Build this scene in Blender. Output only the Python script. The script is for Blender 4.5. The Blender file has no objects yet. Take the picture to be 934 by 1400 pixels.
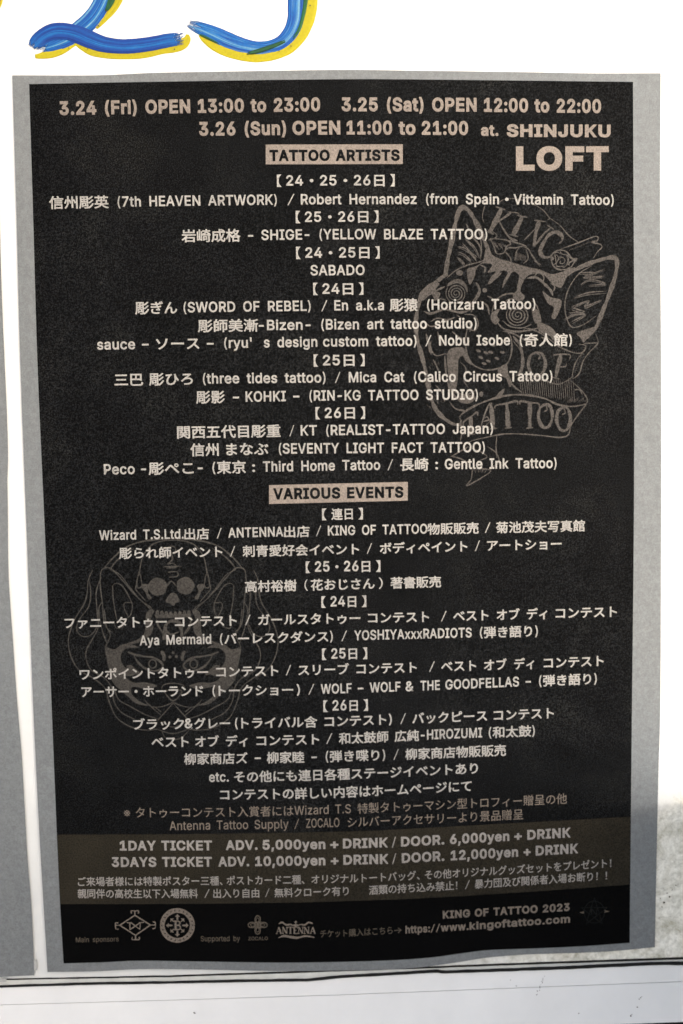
import bpy, math, random
import numpy as np
from mathutils import Matrix, Euler, Vector
from mathutils.geometry import tessellate_polygon

S = bpy.context.scene
COL = S.collection
random.seed(7)

# ------------------------------------------------------------------ camera
CAM_ROT = (1.496006225168195, 0.01709913207492702, -0.04515951692871366)
CAM_LOC = (0.21548661545980505, -0.8350388103146928, 0.44262468760034157)
cam_data = bpy.data.cameras.new("camera")
cam = bpy.data.objects.new("camera", cam_data)
COL.objects.link(cam)
cam.location = CAM_LOC
cam.rotation_euler = CAM_ROT
cam_data.sensor_fit = 'VERTICAL'
cam_data.sensor_height = 36.0
cam_data.lens = 36.0
cam_data.clip_start = 0.02
cam_data.clip_end = 200.0
cam_data.dof.use_dof = True           # focused a touch short of the wall: the print is slightly soft
cam_data.dof.focus_distance = 0.79
cam_data.dof.aperture_fstop = 4.0
S.camera = cam

# ------------------------------------------------------------------ daylight
SUN_AZ = math.radians(33.0)      # towards +x from the wall's normal
SUN_EL = math.radians(28.0)
world = bpy.data.worlds.new("World")
S.world = world
world.use_nodes = True
wn = world.node_tree
sky = wn.nodes.new('ShaderNodeTexSky')
sky.sky_type = 'NISHITA'
sky.sun_disc = False
sky.sun_elevation = SUN_EL
sky.sun_rotation = math.pi - SUN_AZ
sky.air_density = 1.0
sky.dust_density = 5.0
sky.ozone_density = 0.35
wn.links.new(sky.outputs[0], wn.nodes['Background'].inputs[0])
wn.nodes['Background'].inputs[1].default_value = 0.13

sun_data = bpy.data.lights.new("sun", 'SUN')
sun = bpy.data.objects.new("sun", sun_data)
COL.objects.link(sun)
sun_data.energy = 1.5
sun_data.angle = math.radians(12.0)
sun_data.color = (1.0, 0.99, 0.975)
sun_dir = Vector((math.sin(SUN_AZ) * math.cos(SUN_EL), -math.cos(SUN_AZ) * math.cos(SUN_EL), math.sin(SUN_EL)))
sun.rotation_euler = sun_dir.to_track_quat('Z', 'Y').to_euler()
sun.location = sun_dir * 5

S.view_settings.view_transform = 'Standard'
S.view_settings.look = 'None'
S.view_settings.gamma = 1.0
S.view_settings.use_curve_mapping = False
S.view_settings.exposure = 1.92

# ------------------------------------------------------------------ measuring the wall: where a sight line meets the sheet on it
ROT = np.array(Euler(CAM_ROT, 'XYZ').to_matrix())
CLOC = np.array(CAM_LOC)
MM = 0.001


def lift(x, z):
    """How far the pasted sheet stands off the wall (metres): it is not perfectly flat."""
    w = 0.55 * np.sin(7.5 * x + 4.0 * z + 0.4) + 0.45 * np.sin(11.0 * x - 6.5 * z + 1.9) + 0.35 * np.sin(3.0 * x + 13.0 * z)
    curl = np.exp(-np.maximum(z + 0.005, 0) / 0.05) * (0.8 + 0.7 * np.sin(17.0 * x + 0.6))
    return MM * (0.9 + 0.5 * w + 0.5 * curl)


def wall_pt(px, py, off=0.0, wavy=False):
    """photo position -> point on the wall (off = metres in front of it)."""
    px = np.asarray(px, float); py = np.asarray(py, float)
    d = np.stack([(px - 467.0) / 1400.0, (700.0 - py) / 1400.0, -np.ones_like(px)], -1) @ ROT.T
    off = np.asarray(off, float)
    y = -off * np.ones_like(px)
    for it in range(3 if wavy else 1):
        t = (y - CLOC[1]) / d[..., 1]
        p = CLOC + d * t[..., None]
        if wavy:
            y = -(off + lift(p[..., 0], p[..., 2]))
    t = (y - CLOC[1]) / d[..., 1]
    return CLOC + d * t[..., None]


# ------------------------------------------------------------------ materials
def nodes_of(m):
    m.use_nodes = True
    nt = m.node_tree
    return nt, nt.nodes, nt.links, nt.nodes['Principled BSDF']


def noise(nt, coord, scale, detail=2.0, rough=0.5, dist=0.0, stretch=None):
    n = nt.nodes.new('ShaderNodeTexNoise')
    n.inputs['Scale'].default_value = scale
    n.inputs['Detail'].default_value = detail
    n.inputs['Roughness'].default_value = rough
    n.inputs['Distortion'].default_value = dist
    if stretch:
        mp = nt.nodes.new('ShaderNodeMapping')
        mp.inputs['Scale'].default_value = stretch
        nt.links.new(coord, mp.inputs[0])
        coord = mp.outputs[0]
    nt.links.new(coord, n.inputs['Vector'])
    return n.outputs['Fac']


def ramp(nt, fac, stops):
    r = nt.nodes.new('ShaderNodeValToRGB')
    e = r.color_ramp.elements
    e[0].position, e[0].color = stops[0][0], (*stops[0][1], 1)
    e[1].position, e[1].color = stops[-1][0], (*stops[-1][1], 1)
    for p, c in stops[1:-1]:
        n = e.new(p); n.color = (*c, 1)
    nt.links.new(fac, r.inputs[0])
    return r.outputs[0]


def mul(nt, a, b, fac=1.0):
    m = nt.nodes.new('ShaderNodeMix'); m.data_type = 'RGBA'; m.blend_type = 'MULTIPLY'
    m.inputs[0].default_value = fac
    nt.links.new(a, m.inputs[6]); nt.links.new(b, m.inputs[7])
    return m.outputs[2]


def bump(nt, h, strength, dist, prev=None):
    b = nt.nodes.new('ShaderNodeBump')
    b.inputs['Strength'].default_value = strength
    b.inputs['Distance'].default_value = dist
    nt.links.new(h, b.inputs['Height'])
    if prev is not None:
        nt.links.new(prev, b.inputs['Normal'])
    return b.outputs[0]


def ink(name, rgb, grain=0.35, rough=0.8, spec=0.08, blotch=0.18):
    """printed paper: a colour with paper grain and uneven ink"""
    m = bpy.data.materials.new(name)
    nt, N, L, bs = nodes_of(m)
    co = N.new('ShaderNodeTexCoord').outputs['Object']
    g1 = noise(nt, co, 950.0, 2.0, 0.75)
    g2 = noise(nt, co, 24.0, 4.0, 0.6)
    lo = tuple(c * (1 - grain) for c in rgb); hi = tuple(c * (1 + grain) for c in rgb)
    c1 = ramp(nt, g1, [(0.36, lo), (0.64, hi)])
    c2 = ramp(nt, g2, [(0.3, (1 - blotch,) * 3), (0.7, (1.0, 1.0, 1.0))])
    L.new(mul(nt, c1, c2), bs.inputs['Base Color'])
    bs.inputs['Roughness'].default_value = rough
    bs.inputs['Specular IOR Level'].default_value = spec
    L.new(bump(nt, g1, 0.25, 0.0002), bs.inputs['Normal'])
    return m


def make_black():
    m = bpy.data.materials.new("black_print")
    nt, N, L, bs = nodes_of(m)
    co = N.new('ShaderNodeTexCoord').outputs['Object']
    g1 = noise(nt, co, 1050.0, 2.0, 0.8)
    fib = noise(nt, co, 380.0, 3.0, 0.6, 1.2)
    g2 = noise(nt, co, 14.0, 5.0, 0.65, 0.6)
    c1 = ramp(nt, g1, [(0.38, (0.0001, 0.0001, 0.0002)), (0.5, (0.0022, 0.0023, 0.00245)), (0.64, (0.0150, 0.0156, 0.0164))])
    c2 = ramp(nt, fib, [(0.35, (0.72,) * 3), (0.65, (1.15, 1.15, 1.15))])
    c3 = ramp(nt, g2, [(0.32, (0.62,) * 3), (0.52, (1.0,) * 3), (0.72, (1.7, 1.66, 1.5))])
    L.new(mul(nt, mul(nt, c1, c2), c3), bs.inputs['Base Color'])
    bs.inputs['Roughness'].default_value = 0.7
    bs.inputs['Specular IOR Level'].default_value = 0.035
    big = noise(nt, co, 9.0, 3.0, 0.55, 1.5)
    n1 = bump(nt, big, 0.35, 0.004)
    n2 = bump(nt, g1, 0.15, 0.0002, n1)
    L.new(n2, bs.inputs['Normal'])
    return m


def make_paper(name, rgb):
    m = bpy.data.materials.new(name)
    nt, N, L, bs = nodes_of(m)
    co = N.new('ShaderNodeTexCoord').outputs['Object']
    g1 = noise(nt, co, 900.0, 3.0, 0.7)
    g2 = noise(nt, co, 60.0, 5.0, 0.7, 0.8)
    g3 = noise(nt, co, 260.0, 3.0, 0.6, 0.6)
    c1 = ramp(nt, g1, [(0.3, tuple(c * 0.84 for c in rgb)), (0.7, tuple(c * 1.16 for c in rgb))])
    c2 = ramp(nt, g2, [(0.3, (0.95,) * 3), (0.7, (1.04,) * 3)])
    c3 = ramp(nt, g3, [(0.35, (0.90,) * 3), (0.65, (1.08,) * 3)])
    L.new(mul(nt, mul(nt, c1, c2), c3), bs.inputs['Base Color'])
    bs.inputs['Roughness'].default_value = 0.75
    bs.inputs['Specular IOR Level'].default_value = 0.25
    L.new(bump(nt, g2, 0.2, 0.0015, bump(nt, g1, 0.3, 0.0002)), bs.inputs['Normal'])
    return m


def make_wall():
    m = bpy.data.materials.new("white_wall_paint")
    nt, N, L, bs = nodes_of(m)
    co = N.new('ShaderNodeTexCoord').outputs['Object']
    sep = N.new('ShaderNodeSeparateXYZ'); L.new(co, sep.inputs[0])

    def mrange(v, a, b):
        r = N.new('ShaderNodeMapRange'); r.interpolation_type = 'SMOOTHSTEP'
        r.inputs[1].default_value = a; r.inputs[2].default_value = b
        L.new(v, r.inputs[0]); return r.outputs[0]

    def math_(op, a, b):
        q = N.new('ShaderNodeMath'); q.operation = op
        for i, v in enumerate((a, b)):
            if isinstance(v, (int, float)): q.inputs[i].default_value = v
            else: L.new(v, q.inputs[i])
        return q.outputs[0]
    edge = noise(nt, co, 22.0, 4.0, 0.6)
    fine = noise(nt, co, 240.0, 5.0, 0.75, 0.4)
    mid = noise(nt, co, 55.0, 5.0, 0.7, 1.0)
    # grime and painted shade, lower right: ragged top edge, fading towards the left
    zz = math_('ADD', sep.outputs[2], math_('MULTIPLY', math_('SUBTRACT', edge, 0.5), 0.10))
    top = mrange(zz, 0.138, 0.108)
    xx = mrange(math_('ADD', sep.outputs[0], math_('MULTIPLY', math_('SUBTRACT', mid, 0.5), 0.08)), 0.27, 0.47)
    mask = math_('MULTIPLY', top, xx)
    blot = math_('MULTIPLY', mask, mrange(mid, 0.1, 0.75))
    dirt = ramp(nt, mid, [(0.25, (0.70, 0.68, 0.61)), (0.42, (0.60, 0.585, 0.52)), (0.56, (0.47, 0.455, 0.39)), (0.68, (0.33, 0.315, 0.25)), (0.8, (0.18, 0.17, 0.12))])  # dirt tones darkened to paint the corner's shade in as well
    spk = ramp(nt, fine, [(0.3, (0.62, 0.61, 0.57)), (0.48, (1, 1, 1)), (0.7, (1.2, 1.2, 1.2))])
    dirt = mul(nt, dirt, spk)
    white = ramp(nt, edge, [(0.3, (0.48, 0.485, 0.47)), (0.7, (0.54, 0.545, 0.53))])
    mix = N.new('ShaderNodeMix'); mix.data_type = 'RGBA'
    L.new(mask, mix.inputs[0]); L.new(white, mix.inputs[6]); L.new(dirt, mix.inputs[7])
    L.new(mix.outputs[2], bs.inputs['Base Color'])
    bs.inputs['Roughness'].default_value = 0.45
    L.new(bump(nt, fine, 0.12, 0.0006), bs.inputs['Normal'])
    return m


def make_plain(name, rgb, rough=0.5, var=0.05, scale=40.0, spec=0.5, bmp=0.05):
    m = bpy.data.materials.new(name)
    nt, N, L, bs = nodes_of(m)
    co = N.new('ShaderNodeTexCoord').outputs['Object']
    g = noise(nt, co, scale, 5.0, 0.65)
    L.new(ramp(nt, g, [(0.3, tuple(c * (1 - var) for c in rgb)), (0.7, tuple(min(1, c * (1 + var)) for c in rgb))]), bs.inputs['Base Color'])
    bs.inputs['Roughness'].default_value = rough
    bs.inputs['Specular IOR Level'].default_value = spec
    L.new(bump(nt, g, bmp, 0.001), bs.inputs['Normal'])
    return m


def make_paint(name, rough=0.5):
    """brushed poster paint: pigment density comes with the stroke"""
    m = bpy.data.materials.new(name)
    nt, N, L, bs = nodes_of(m)
    a = N.new('ShaderNodeAttribute'); a.attribute_name = 'pigment'
    co = N.new('ShaderNodeTexCoord').outputs['Object']
    g = noise(nt, co, 500.0, 3.0, 0.6)
    L.new(mul(nt, a.outputs['Color'], ramp(nt, g, [(0.3, (0.88,) * 3), (0.7, (1.06,) * 3)])), bs.inputs['Base Color'])
    bs.inputs['Roughness'].default_value = rough
    bs.inputs['Specular IOR Level'].default_value = 0.2
    return m


M = {
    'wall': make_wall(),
    'paper': make_paper('grey_paper', (0.122, 0.129, 0.131)),
    'black': make_black(),
    'deep': ink('deep_black_ink', (0.0016, 0.0016, 0.0016), 0.5, blotch=0.3, spec=0.03),
    'band': ink('brown_print', (0.0178, 0.0150, 0.0100), 0.6, blotch=0.35),
    'beige': ink('beige_ink', (0.178, 0.150, 0.128), 0.25),
    'cream': ink('cream_ink', (0.255, 0.243, 0.224), 0.24),
    'dull': ink('dull_beige_ink', (0.130, 0.108, 0.088), 0.25),
    'ash': ink('ash_ink', (0.225, 0.208, 0.188), 0.22),
    'faint': ink('faint_ink', (0.075, 0.062, 0.047), 0.25),
    'ghost': ink('ghost_ink', (0.0065, 0.007, 0.0065), 0.2),
    'emblem': ink('emblem_ink', (0.056, 0.050, 0.045), 0.5, blotch=0.3),
    'emblem_dark': ink('dark_emblem_ink', (0.037, 0.034, 0.030), 0.45, blotch=0.3),
    'sill': make_plain('white_sill_paint', (0.56, 0.558, 0.545), 0.45, 0.05, 14.0),
    'trim': make_plain('off_white_trim', (0.47,0.475,0.445), 0.5, 0.14, 70.0, bmp=0.15),
    'gap': make_plain('dark_gap', (0.012, 0.012, 0.011), 0.9, 0.3, 90.0, spec=0.1),
    'grime': make_plain('grime', (0.05, 0.045, 0.035), 0.9, 0.3, 90.0, spec=0.1),
    'tape': make_plain('old_tape', (0.30, 0.30, 0.28), 0.4, 0.15, 90.0),
    'paint': make_paint('brushed_paint'),
    'blocker_white': make_plain('blocker_white', (0.82, 0.82, 0.80), 0.9, 0.05, 12.0),  # pale surface of the added blocker, bounces light back
    'concrete': make_plain('concrete', (0.45, 0.43, 0.40), 0.9, 0.15, 12.0),
}


# ------------------------------------------------------------------ object helpers
def tag(o, label=None, cat=None, group=None, kind=None):
    for k, v in (('label', label), ('category', cat), ('group', group), ('kind', kind)):
        if v: o[k] = v
    return o


def empty(name, loc):
    o = bpy.data.objects.new(name, None)
    COL.objects.link(o); o.location = loc; o.empty_display_size = 0.05
    return o


def origin(o):
    p = Vector((0, 0, 0))
    while o is not None:
        p = p + Vector(o.location); o = o.parent
    return p


def link_mesh(name, verts, faces, mat, parent=None, smooth=False, colors=None):
    verts = np.asarray(verts, float)
    if parent is not None:
        verts = verts - np.array(origin(parent))
    me = bpy.data.meshes.new(name)
    me.from_pydata(verts.tolist(), [], [list(map(int, f)) for f in faces])
    me.materials.append(mat)
    if smooth:
        me.polygons.foreach_set('use_smooth', [True] * len(me.polygons))
    if colors is not None:
        a = me.color_attributes.new('pigment', 'FLOAT_COLOR', 'POINT')
        a.data.foreach_set('color', np.asarray(colors, np.float32).ravel())
    me.update()
    o = bpy.data.objects.new(name, me)
    COL.objects.link(o)
    if parent is not None: o.parent = parent
    return o


def curve_at(pts, t):
    """smooth interpolation of points (x -> y), t scalar/array"""
    xs = np.array([p[0] for p in pts], float); ys = np.array([p[1] for p in pts], float)
    return np.interp(t, xs, ys)


def smooth_line(pts, step=2.0, closed=False):
    """Catmull-Rom through pts (any dimension)"""
    P = [np.array(p, float) for p in pts]
    n = len(P)
    if n == 2 and not closed:
        k = max(2, int(np.linalg.norm(P[1][:2] - P[0][:2]) / step) + 1)
        return np.array([P[0] + (P[1] - P[0]) * t for t in np.linspace(0, 1, k)])
    out = []
    rng = range(n if closed else n - 1)
    for i in rng:
        if closed:
            a, b, c, d = P[(i - 1) % n], P[i], P[(i + 1) % n], P[(i + 2) % n]
        else:
            b, c = P[i], P[i + 1]
            a = P[i - 1] if i > 0 else 2 * b - c
            d = P[i + 2] if i + 2 < n else 2 * c - b
        k = max(2, int(np.linalg.norm(c[:2] - b[:2]) / step) + 1)
        for t in np.linspace(0, 1, k, endpoint=False):
            out.append(0.5 * ((2 * b) + (c - a) * t + (2 * a - 5 * b + 4 * c - d) * t * t + (3 * b - a - 3 * c + d) * t ** 3))
    if not closed: out.append(P[-1])
    return np.array(out)


def coons(left, right, top, bottom, nx, ny):
    """grid of photo positions inside four edges; left/right are (y, x) lists, top/bottom (x, y) lists"""
    L_ = smooth_line([(x, y) for y, x in left], 4.0); R_ = smooth_line([(x, y) for y, x in right], 4.0)
    T_ = smooth_line(top, 4.0); B_ = smooth_line(bottom, 4.0)

    def samp(c, n):
        s = np.concatenate([[0], np.cumsum(np.linalg.norm(np.diff(c, axis=0), axis=1))]); s /= s[-1]
        u = np.linspace(0, 1, n)
        return np.stack([np.interp(u, s, c[:, 0]), np.interp(u, s, c[:, 1])], 1)
    Lp, Rp, Tp, Bp = samp(L_, ny), samp(R_, ny), samp(T_, nx), samp(B_, nx)
    u = np.linspace(0, 1, nx)[None, :, None]; v = np.linspace(0, 1, ny)[:, None, None]
    g = (1 - u) * Lp[:, None] + u * Rp[:, None] + (1 - v) * Tp[None] + v * Bp[None] \
        - ((1 - u) * (1 - v) * Tp[0] + u * (1 - v) * Tp[-1] + (1 - u) * v * Bp[0] + u * v * Bp[-1])
    return g


def grid_faces(nx, ny, base=0):
    return [(base + j * nx + i, base + (j + 1) * nx + i, base + (j + 1) * nx + i + 1, base + j * nx + i + 1)
            for j in range(ny - 1) for i in range(nx - 1)]


def sheet(name, g, off, mat, parent, wavy=True, thick=0.0):
    ny, nx = g.shape[:2]
    v = wall_pt(g[..., 0], g[..., 1], off, wavy).reshape(-1, 3)
    f = grid_faces(nx, ny)
    if thick:
        ring = [i for i in range(nx)] + [j * nx + nx - 1 for j in range(1, ny)] + \
               [(ny - 1) * nx + i for i in range(nx - 2, -1, -1)] + [j * nx for j in range(ny - 2, 0, -1)]
        b = len(v)
        v = np.concatenate([v, v[ring] + np.array([0, thick, 0])])
        k = len(ring)
        f += [(ring[i], ring[(i + 1) % k], b + (i + 1) % k, b + i) for i in range(k)]
    return link_mesh(name, v, f, mat, parent, smooth=not thick)


# ------------------------------------------------------------------ lettering
# outlines of the lettering's letters: advance width, then each closed outline as x:y pairs
GLYPHS = {
 ' ':(188,''),
 '&':(448,'197:-7,150:-2,110:12,78:34,54:62,39:96,34:133,37:163,47:189,85:235,140:279,216:335,237:352,255:375,262:405,258:427,245:445,226:457,201:461,168:453,145:431,137:399,145:363,169:327,204:284,438:0,364:0,171:231,121:293,87:344,78:370,75:398,79:430,91:458,109:481,134:499,165:510,200:513,235:510,266:499,290:482,308:459,320:433,324:404,315:362,291:325,256:293,154:217,110:174,100:154,97:131,100:108,109:87,124:70,143:57,166:49,193:46,223:50,251:59,301:95,321:121,336:151,346:186,349:224,408:224,405:180,397:144,371:92,345:62,333:47,305:23,271:7,234:-3'),
 "'":(206,'78:318,70:509,136:509,128:318'),
 '(':(273,'89:207,101:324,132:441,177:539,236:539,191:428,161:313,151:207,160:115,188:16,236:-96,177:-96,139:-21,111:55,95:131'),
 ')':(273,'37:-96,86:18,113:116,122:207,112:313,82:428,37:539,97:539,142:441,173:323,184:207,178:130,161:53,134:-22,97:-96'),
 '+':(453,'198:34,198:364,255:364,255:34 61:172,61:226,391:226,391:172'),
 ',':(188,'38:-119,68:71,137:71,84:-119'),
 '-':(453,'337:244,337:188,114:188,114:244'),
 '.':(188,'95:-4,78:-1,63:9,53:24,50:41,53:59,63:73,78:83,95:87,113:83,128:73,138:59,141:41,138:24,128:9,113:-1'),
 '/':(249,'235:533,71:-76,14:-76,178:533'),
 '0':(453,'227:-7,174:1,130:24,95:62,69:113,53:178,48:254,53:330,69:395,95:447,130:484,174:508,227:516,279:508,323:484,358:447,384:395,400:330,405:254,400:178,384:113,359:62,323:24,279:1 227:50,261:56,290:74,313:103,330:144,340:194,344:254,340:314,330:365,313:405,290:435,261:453,227:460,192:453,163:435,140:405,123:365,113:314,109:254,113:194,123:144,140:103,163:74,192:56'),
 '1':(453,'76:0,76:55,391:55,391:0 276:509,276:0,212:0,212:448,209:448,86:358,86:427,198:509'),
 '2':(453,'64:0,64:47,234:229,282:282,311:327,320:371,317:397,308:419,293:436,273:449,224:460,196:457,172:447,153:433,139:413,130:390,127:362,66:362,71:405,86:442,111:473,143:496,182:511,225:516,268:511,306:497,337:474,361:445,376:411,381:372,371:318,336:259,267:180,153:60,153:57,389:57,389:0'),
 '3':(453,'218:-7,173:-3,133:10,98:30,70:57,52:91,44:132,109:132,115:107,126:87,144:71,165:59,219:50,275:61,297:74,315:93,325:116,329:145,326:172,316:196,299:217,275:234,242:244,201:248,157:248,157:299,288:448,288:452,70:452,70:509,372:509,372:461,211:278,211:289,264:288,308:276,344:253,371:222,387:186,393:145,387:103,370:66,344:36,309:12,266:-2'),
 '4':(453,'40:105,40:158,247:509,311:509,109:166,109:163,413:163,413:105 282:0,282:121,282:146,282:318,343:318,343:0'),
 '5':(453,'221:-7,178:-2,140:11,108:32,83:60,66:93,60:130,122:130,127:108,138:89,173:60,221:50,250:53,276:64,298:82,314:104,324:131,328:162,324:193,314:221,297:244,275:262,248:273,218:277,167:268,128:246,67:253,96:509,366:509,366:452,151:452,134:301,136:301,178:325,229:334,263:330,294:321,321:306,345:285,364:260,379:231,388:199,391:163,385:117,369:76,343:41,309:15,268:-1'),
 '6':(453,'226:-7,182:-1,142:15,109:40,84:74,69:115,64:162,68:199,80:239,137:340,252:509,322:509,151:261,145:261,165:288,196:307,235:314,278:309,316:295,346:271,370:240,384:201,389:157,384:112,368:73,343:39,310:14,271:-2 226:48,254:52,279:63,299:79,314:101,324:128,327:157,324:187,314:213,299:235,279:251,254:262,226:265,198:262,174:252,153:235,138:214,128:188,125:158,128:128,138:102,153:79,174:63,198:52'),
 '7':(453,'97:0,323:448,323:452,62:452,62:509,391:509,391:449,165:0'),
 '8':(453,'226:-7,178:-2,136:11,101:33,74:62,57:96,52:135,55:166,65:195,81:220,101:241,125:256,153:265,153:267,119:282,93:308,76:342,70:380,75:417,90:450,114:477,146:498,184:511,226:516,269:511,306:498,337:477,361:450,377:417,382:380,376:342,359:308,333:282,300:267,300:265,327:256,351:241,372:220,387:195,397:166,401:135,395:96,378:62,352:33,317:11,275:-2 226:49,258:52,285:60,307:74,323:91,333:113,337:139,333:165,322:189,305:208,283:223,256:232,226:235,196:232,169:223,147:208,130:189,119:165,115:139,119:113,129:91,145:74,167:60,195:52 226:290,274:300,293:313,307:330,316:351,319:376,316:399,308:420,294:437,275:449,226:460,177:449,159:437,145:420,136:399,133:376,136:351,145:330,159:313,178:300'),
 '9':(453,'226:516,271:510,310:494,343:468,368:434,384:393,389:347,385:309,373:270,315:168,200:0,130:0,301:248,307:248,287:221,257:202,218:195,175:199,137:214,106:237,83:269,68:307,64:352,69:397,85:436,110:469,143:494,182:510 226:460,199:457,174:446,154:429,138:407,129:381,125:352,129:322,138:295,154:274,174:257,199:247,226:243,254:247,279:257,299:273,314:295,324:321,327:350,324:381,314:407,299:429,279:446,254:457'),
 ':':(188,'95:-4,78:-1,63:9,53:24,50:41,53:59,63:73,78:83,95:87,113:83,128:73,138:59,141:41,138:24,128:9,113:-1 95:271,78:274,63:284,53:299,50:316,53:334,63:349,78:359,95:362,113:359,128:349,138:334,141:316,138:299,128:284,113:274'),
 'A':(480,'16:0,201:509,276:509,463:0,395:0,287:302,264:372,232:478,245:478,213:371,191:302,85:0 110:142,110:199,370:199,370:142'),
 'B':(456,'60:0,60:509,241:509,289:504,329:491,359:469,381:442,394:410,398:374,395:344,387:320,356:286,315:267,315:262,339:257,363:245,385:227,402:203,414:173,418:136,413:100,400:67,377:39,344:18,301:4,247:0 125:57,245:57,296:63,330:80,349:105,355:137,352:161,342:184,327:203,306:218,279:228,248:231,125:231 125:285,238:285,288:296,308:309,323:326,333:348,336:372,330:403,313:429,283:446,240:452,125:452'),
 'C':(510,'267:-7,205:1,150:25,104:63,70:115,48:179,40:254,48:329,70:393,104:445,150:484,205:508,267:516,340:504,373:490,402:471,427:447,448:418,463:385,473:348,408:348,389:395,357:428,315:449,267:456,223:450,184:432,150:403,125:364,109:314,103:254,109:194,125:145,151:105,184:76,223:59,267:53,315:60,357:81,389:114,408:160,473:160,463:124,448:91,428:62,402:38,373:19,341:5,305:-4'),
 'D':(502,'219:0,96:0,96:57,215:57,272:63,318:81,354:110,379:149,394:198,399:255,394:312,379:361,354:399,320:428,275:446,221:452,93:452,93:509,225:509,294:501,353:478,399:441,433:391,455:329,462:255,455:181,433:119,398:68,351:31,291:8 125:509,125:0,60:0,60:509'),
 'E':(419,'60:0,60:509,372:509,372:452,125:452,125:286,355:286,355:229,125:229,125:57,375:57,375:0'),
 'F':(410,'60:0,60:509,369:509,369:452,125:452,125:278,346:278,346:221,125:221,125:0'),
 'G':(520,'269:-7,205:1,149:25,104:64,69:116,47:179,40:254,47:329,69:393,103:445,149:484,203:508,265:516,304:513,340:504,374:489,403:469,429:445,449:416,465:384,474:349,408:349,387:393,356:427,315:448,265:456,222:450,183:432,150:404,125:364,109:314,103:254,109:194,125:145,151:105,184:76,224:59,269:53,309:57,345:71,374:93,396:123,410:160,415:202,434:199,283:199,283:256,478:256,478:200,471:141,451:91,419:50,377:19,326:0'),
 'H':(517,'60:0,60:509,125:509,125:289,392:289,392:509,457:509,457:0,392:0,392:232,125:232,125:0'),
 'I':(300,'31:0,31:57,118:57,118:452,31:452,31:509,269:509,269:452,183:452,183:57,269:57,269:0'),
 'J':(396,'185:-7,124:3,75:33,44:81,33:145,33:173,98:173,98:145,104:104,122:74,149:56,185:50,220:56,248:74,266:104,272:145,272:509,336:509,336:145,326:81,294:33,246:3'),
 'K':(467,'104:145,104:216,139:261,174:303,212:344,364:509,448:509,231:276,228:276 60:0,60:509,125:509,125:334,124:225,125:193,125:0 372:0,188:259,228:309,449:0'),
 'L':(393,'60:0,60:509,125:509,125:57,361:57,361:0'),
 'M':(628,'60:0,60:509,152:509,277:187,287:159,299:123,311:84,322:49,307:49,318:83,330:121,342:158,352:187,476:509,568:509,568:0,504:0,504:291,504:327,505:369,506:413,507:457,513:457,498:409,482:363,467:322,456:291,342:0,286:0,170:291,159:321,145:361,129:408,112:457,119:457,120:416,121:372,122:328,122:291,122:0'),
 'N':(523,'60:0,60:509,136:509,343:183,363:151,388:107,414:55,405:54,401:108,399:157,399:195,399:509,463:509,463:0,387:0,202:290,177:331,148:381,108:452,119:454,122:384,124:328,125:291,125:0'),
 'O':(533,'267:-7,205:1,150:25,105:63,70:115,48:179,40:254,48:329,70:393,105:445,150:484,205:508,267:516,329:508,384:484,429:445,464:393,486:329,493:254,486:179,464:115,429:63,384:25,329:1 267:53,310:59,349:76,383:105,408:144,425:194,430:254,425:314,408:365,383:404,349:433,310:450,267:456,223:450,184:433,151:404,125:364,109:314,103:254,109:194,125:144,151:105,184:76,223:59'),
 'P':(445,'60:0,60:509,235:509,289:503,332:487,366:462,390:430,404:391,409:348,404:304,390:265,366:233,332:207,289:191,235:186,109:186,109:242,233:242,269:246,297:256,318:272,333:294,342:319,344:348,342:376,333:402,318:423,297:439,268:449,232:452,125:452,125:0'),
 'R':(449,'60:0,60:509,236:509,290:504,333:489,367:465,390:433,405:395,409:352,405:309,390:271,367:240,333:217,289:203,236:198,96:198,96:255,234:255,269:258,298:267,319:281,334:300,342:324,345:352,342:380,334:405,319:425,298:440,269:449,233:452,125:452,125:0 353:0,230:229,303:229,428:0'),
 'S':(447,'224:-9,172:-4,128:9,91:31,64:60,46:96,38:137,104:137,110:110,123:88,142:71,166:59,224:49,257:52,286:60,311:74,329:92,341:114,346:139,342:161,332:179,296:205,245:222,184:239,128:260,86:289,60:326,52:372,58:413,75:448,102:476,138:498,180:511,227:516,275:511,316:498,351:476,377:449,394:415,401:378,337:378,326:412,302:437,267:453,225:459,194:456,167:448,145:435,129:418,118:398,115:376,119:352,131:334,169:308,212:293,264:279,312:264,359:238,395:198,405:171,408:139,403:99,386:64,360:34,323:11,278:-4'),
 'T':(449,'32:452,32:509,417:509,417:452,257:452,257:0,193:0,193:452'),
 'U':(517,'259:-8,203:-2,154:15,114:43,85:80,66:124,60:173,60:509,124:509,124:178,128:144,141:113,160:87,187:68,220:56,259:52,298:56,331:68,357:87,377:113,389:144,393:178,393:509,457:509,457:173,451:124,433:80,403:43,363:15,315:-2'),
 'V':(480,'204:0,16:509,84:509,192:206,215:137,248:31,235:31,267:138,290:206,395:509,463:509,278:0'),
 'W':(686,'155:0,16:509,82:509,163:196,175:145,187:94,197:40,189:40,200:94,211:145,224:196,306:509,380:509,462:196,474:145,486:94,497:40,488:40,499:94,510:145,523:196,603:509,670:509,530:0,455:0,368:323,351:391,336:475,350:475,335:395,318:323,230:0'),
 'Y':(472,'203:0,203:208,16:509,91:509,192:344,222:292,250:230,224:230,251:293,280:344,381:509,455:509,268:208,268:0'),
 'Z':(438,'42:0,42:46,273:385,306:431,341:476,348:454,285:452,223:452,40:452,40:509,397:509,397:462,169:129,134:81,97:33,90:54,152:57,214:57,399:57,399:0'),
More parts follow.
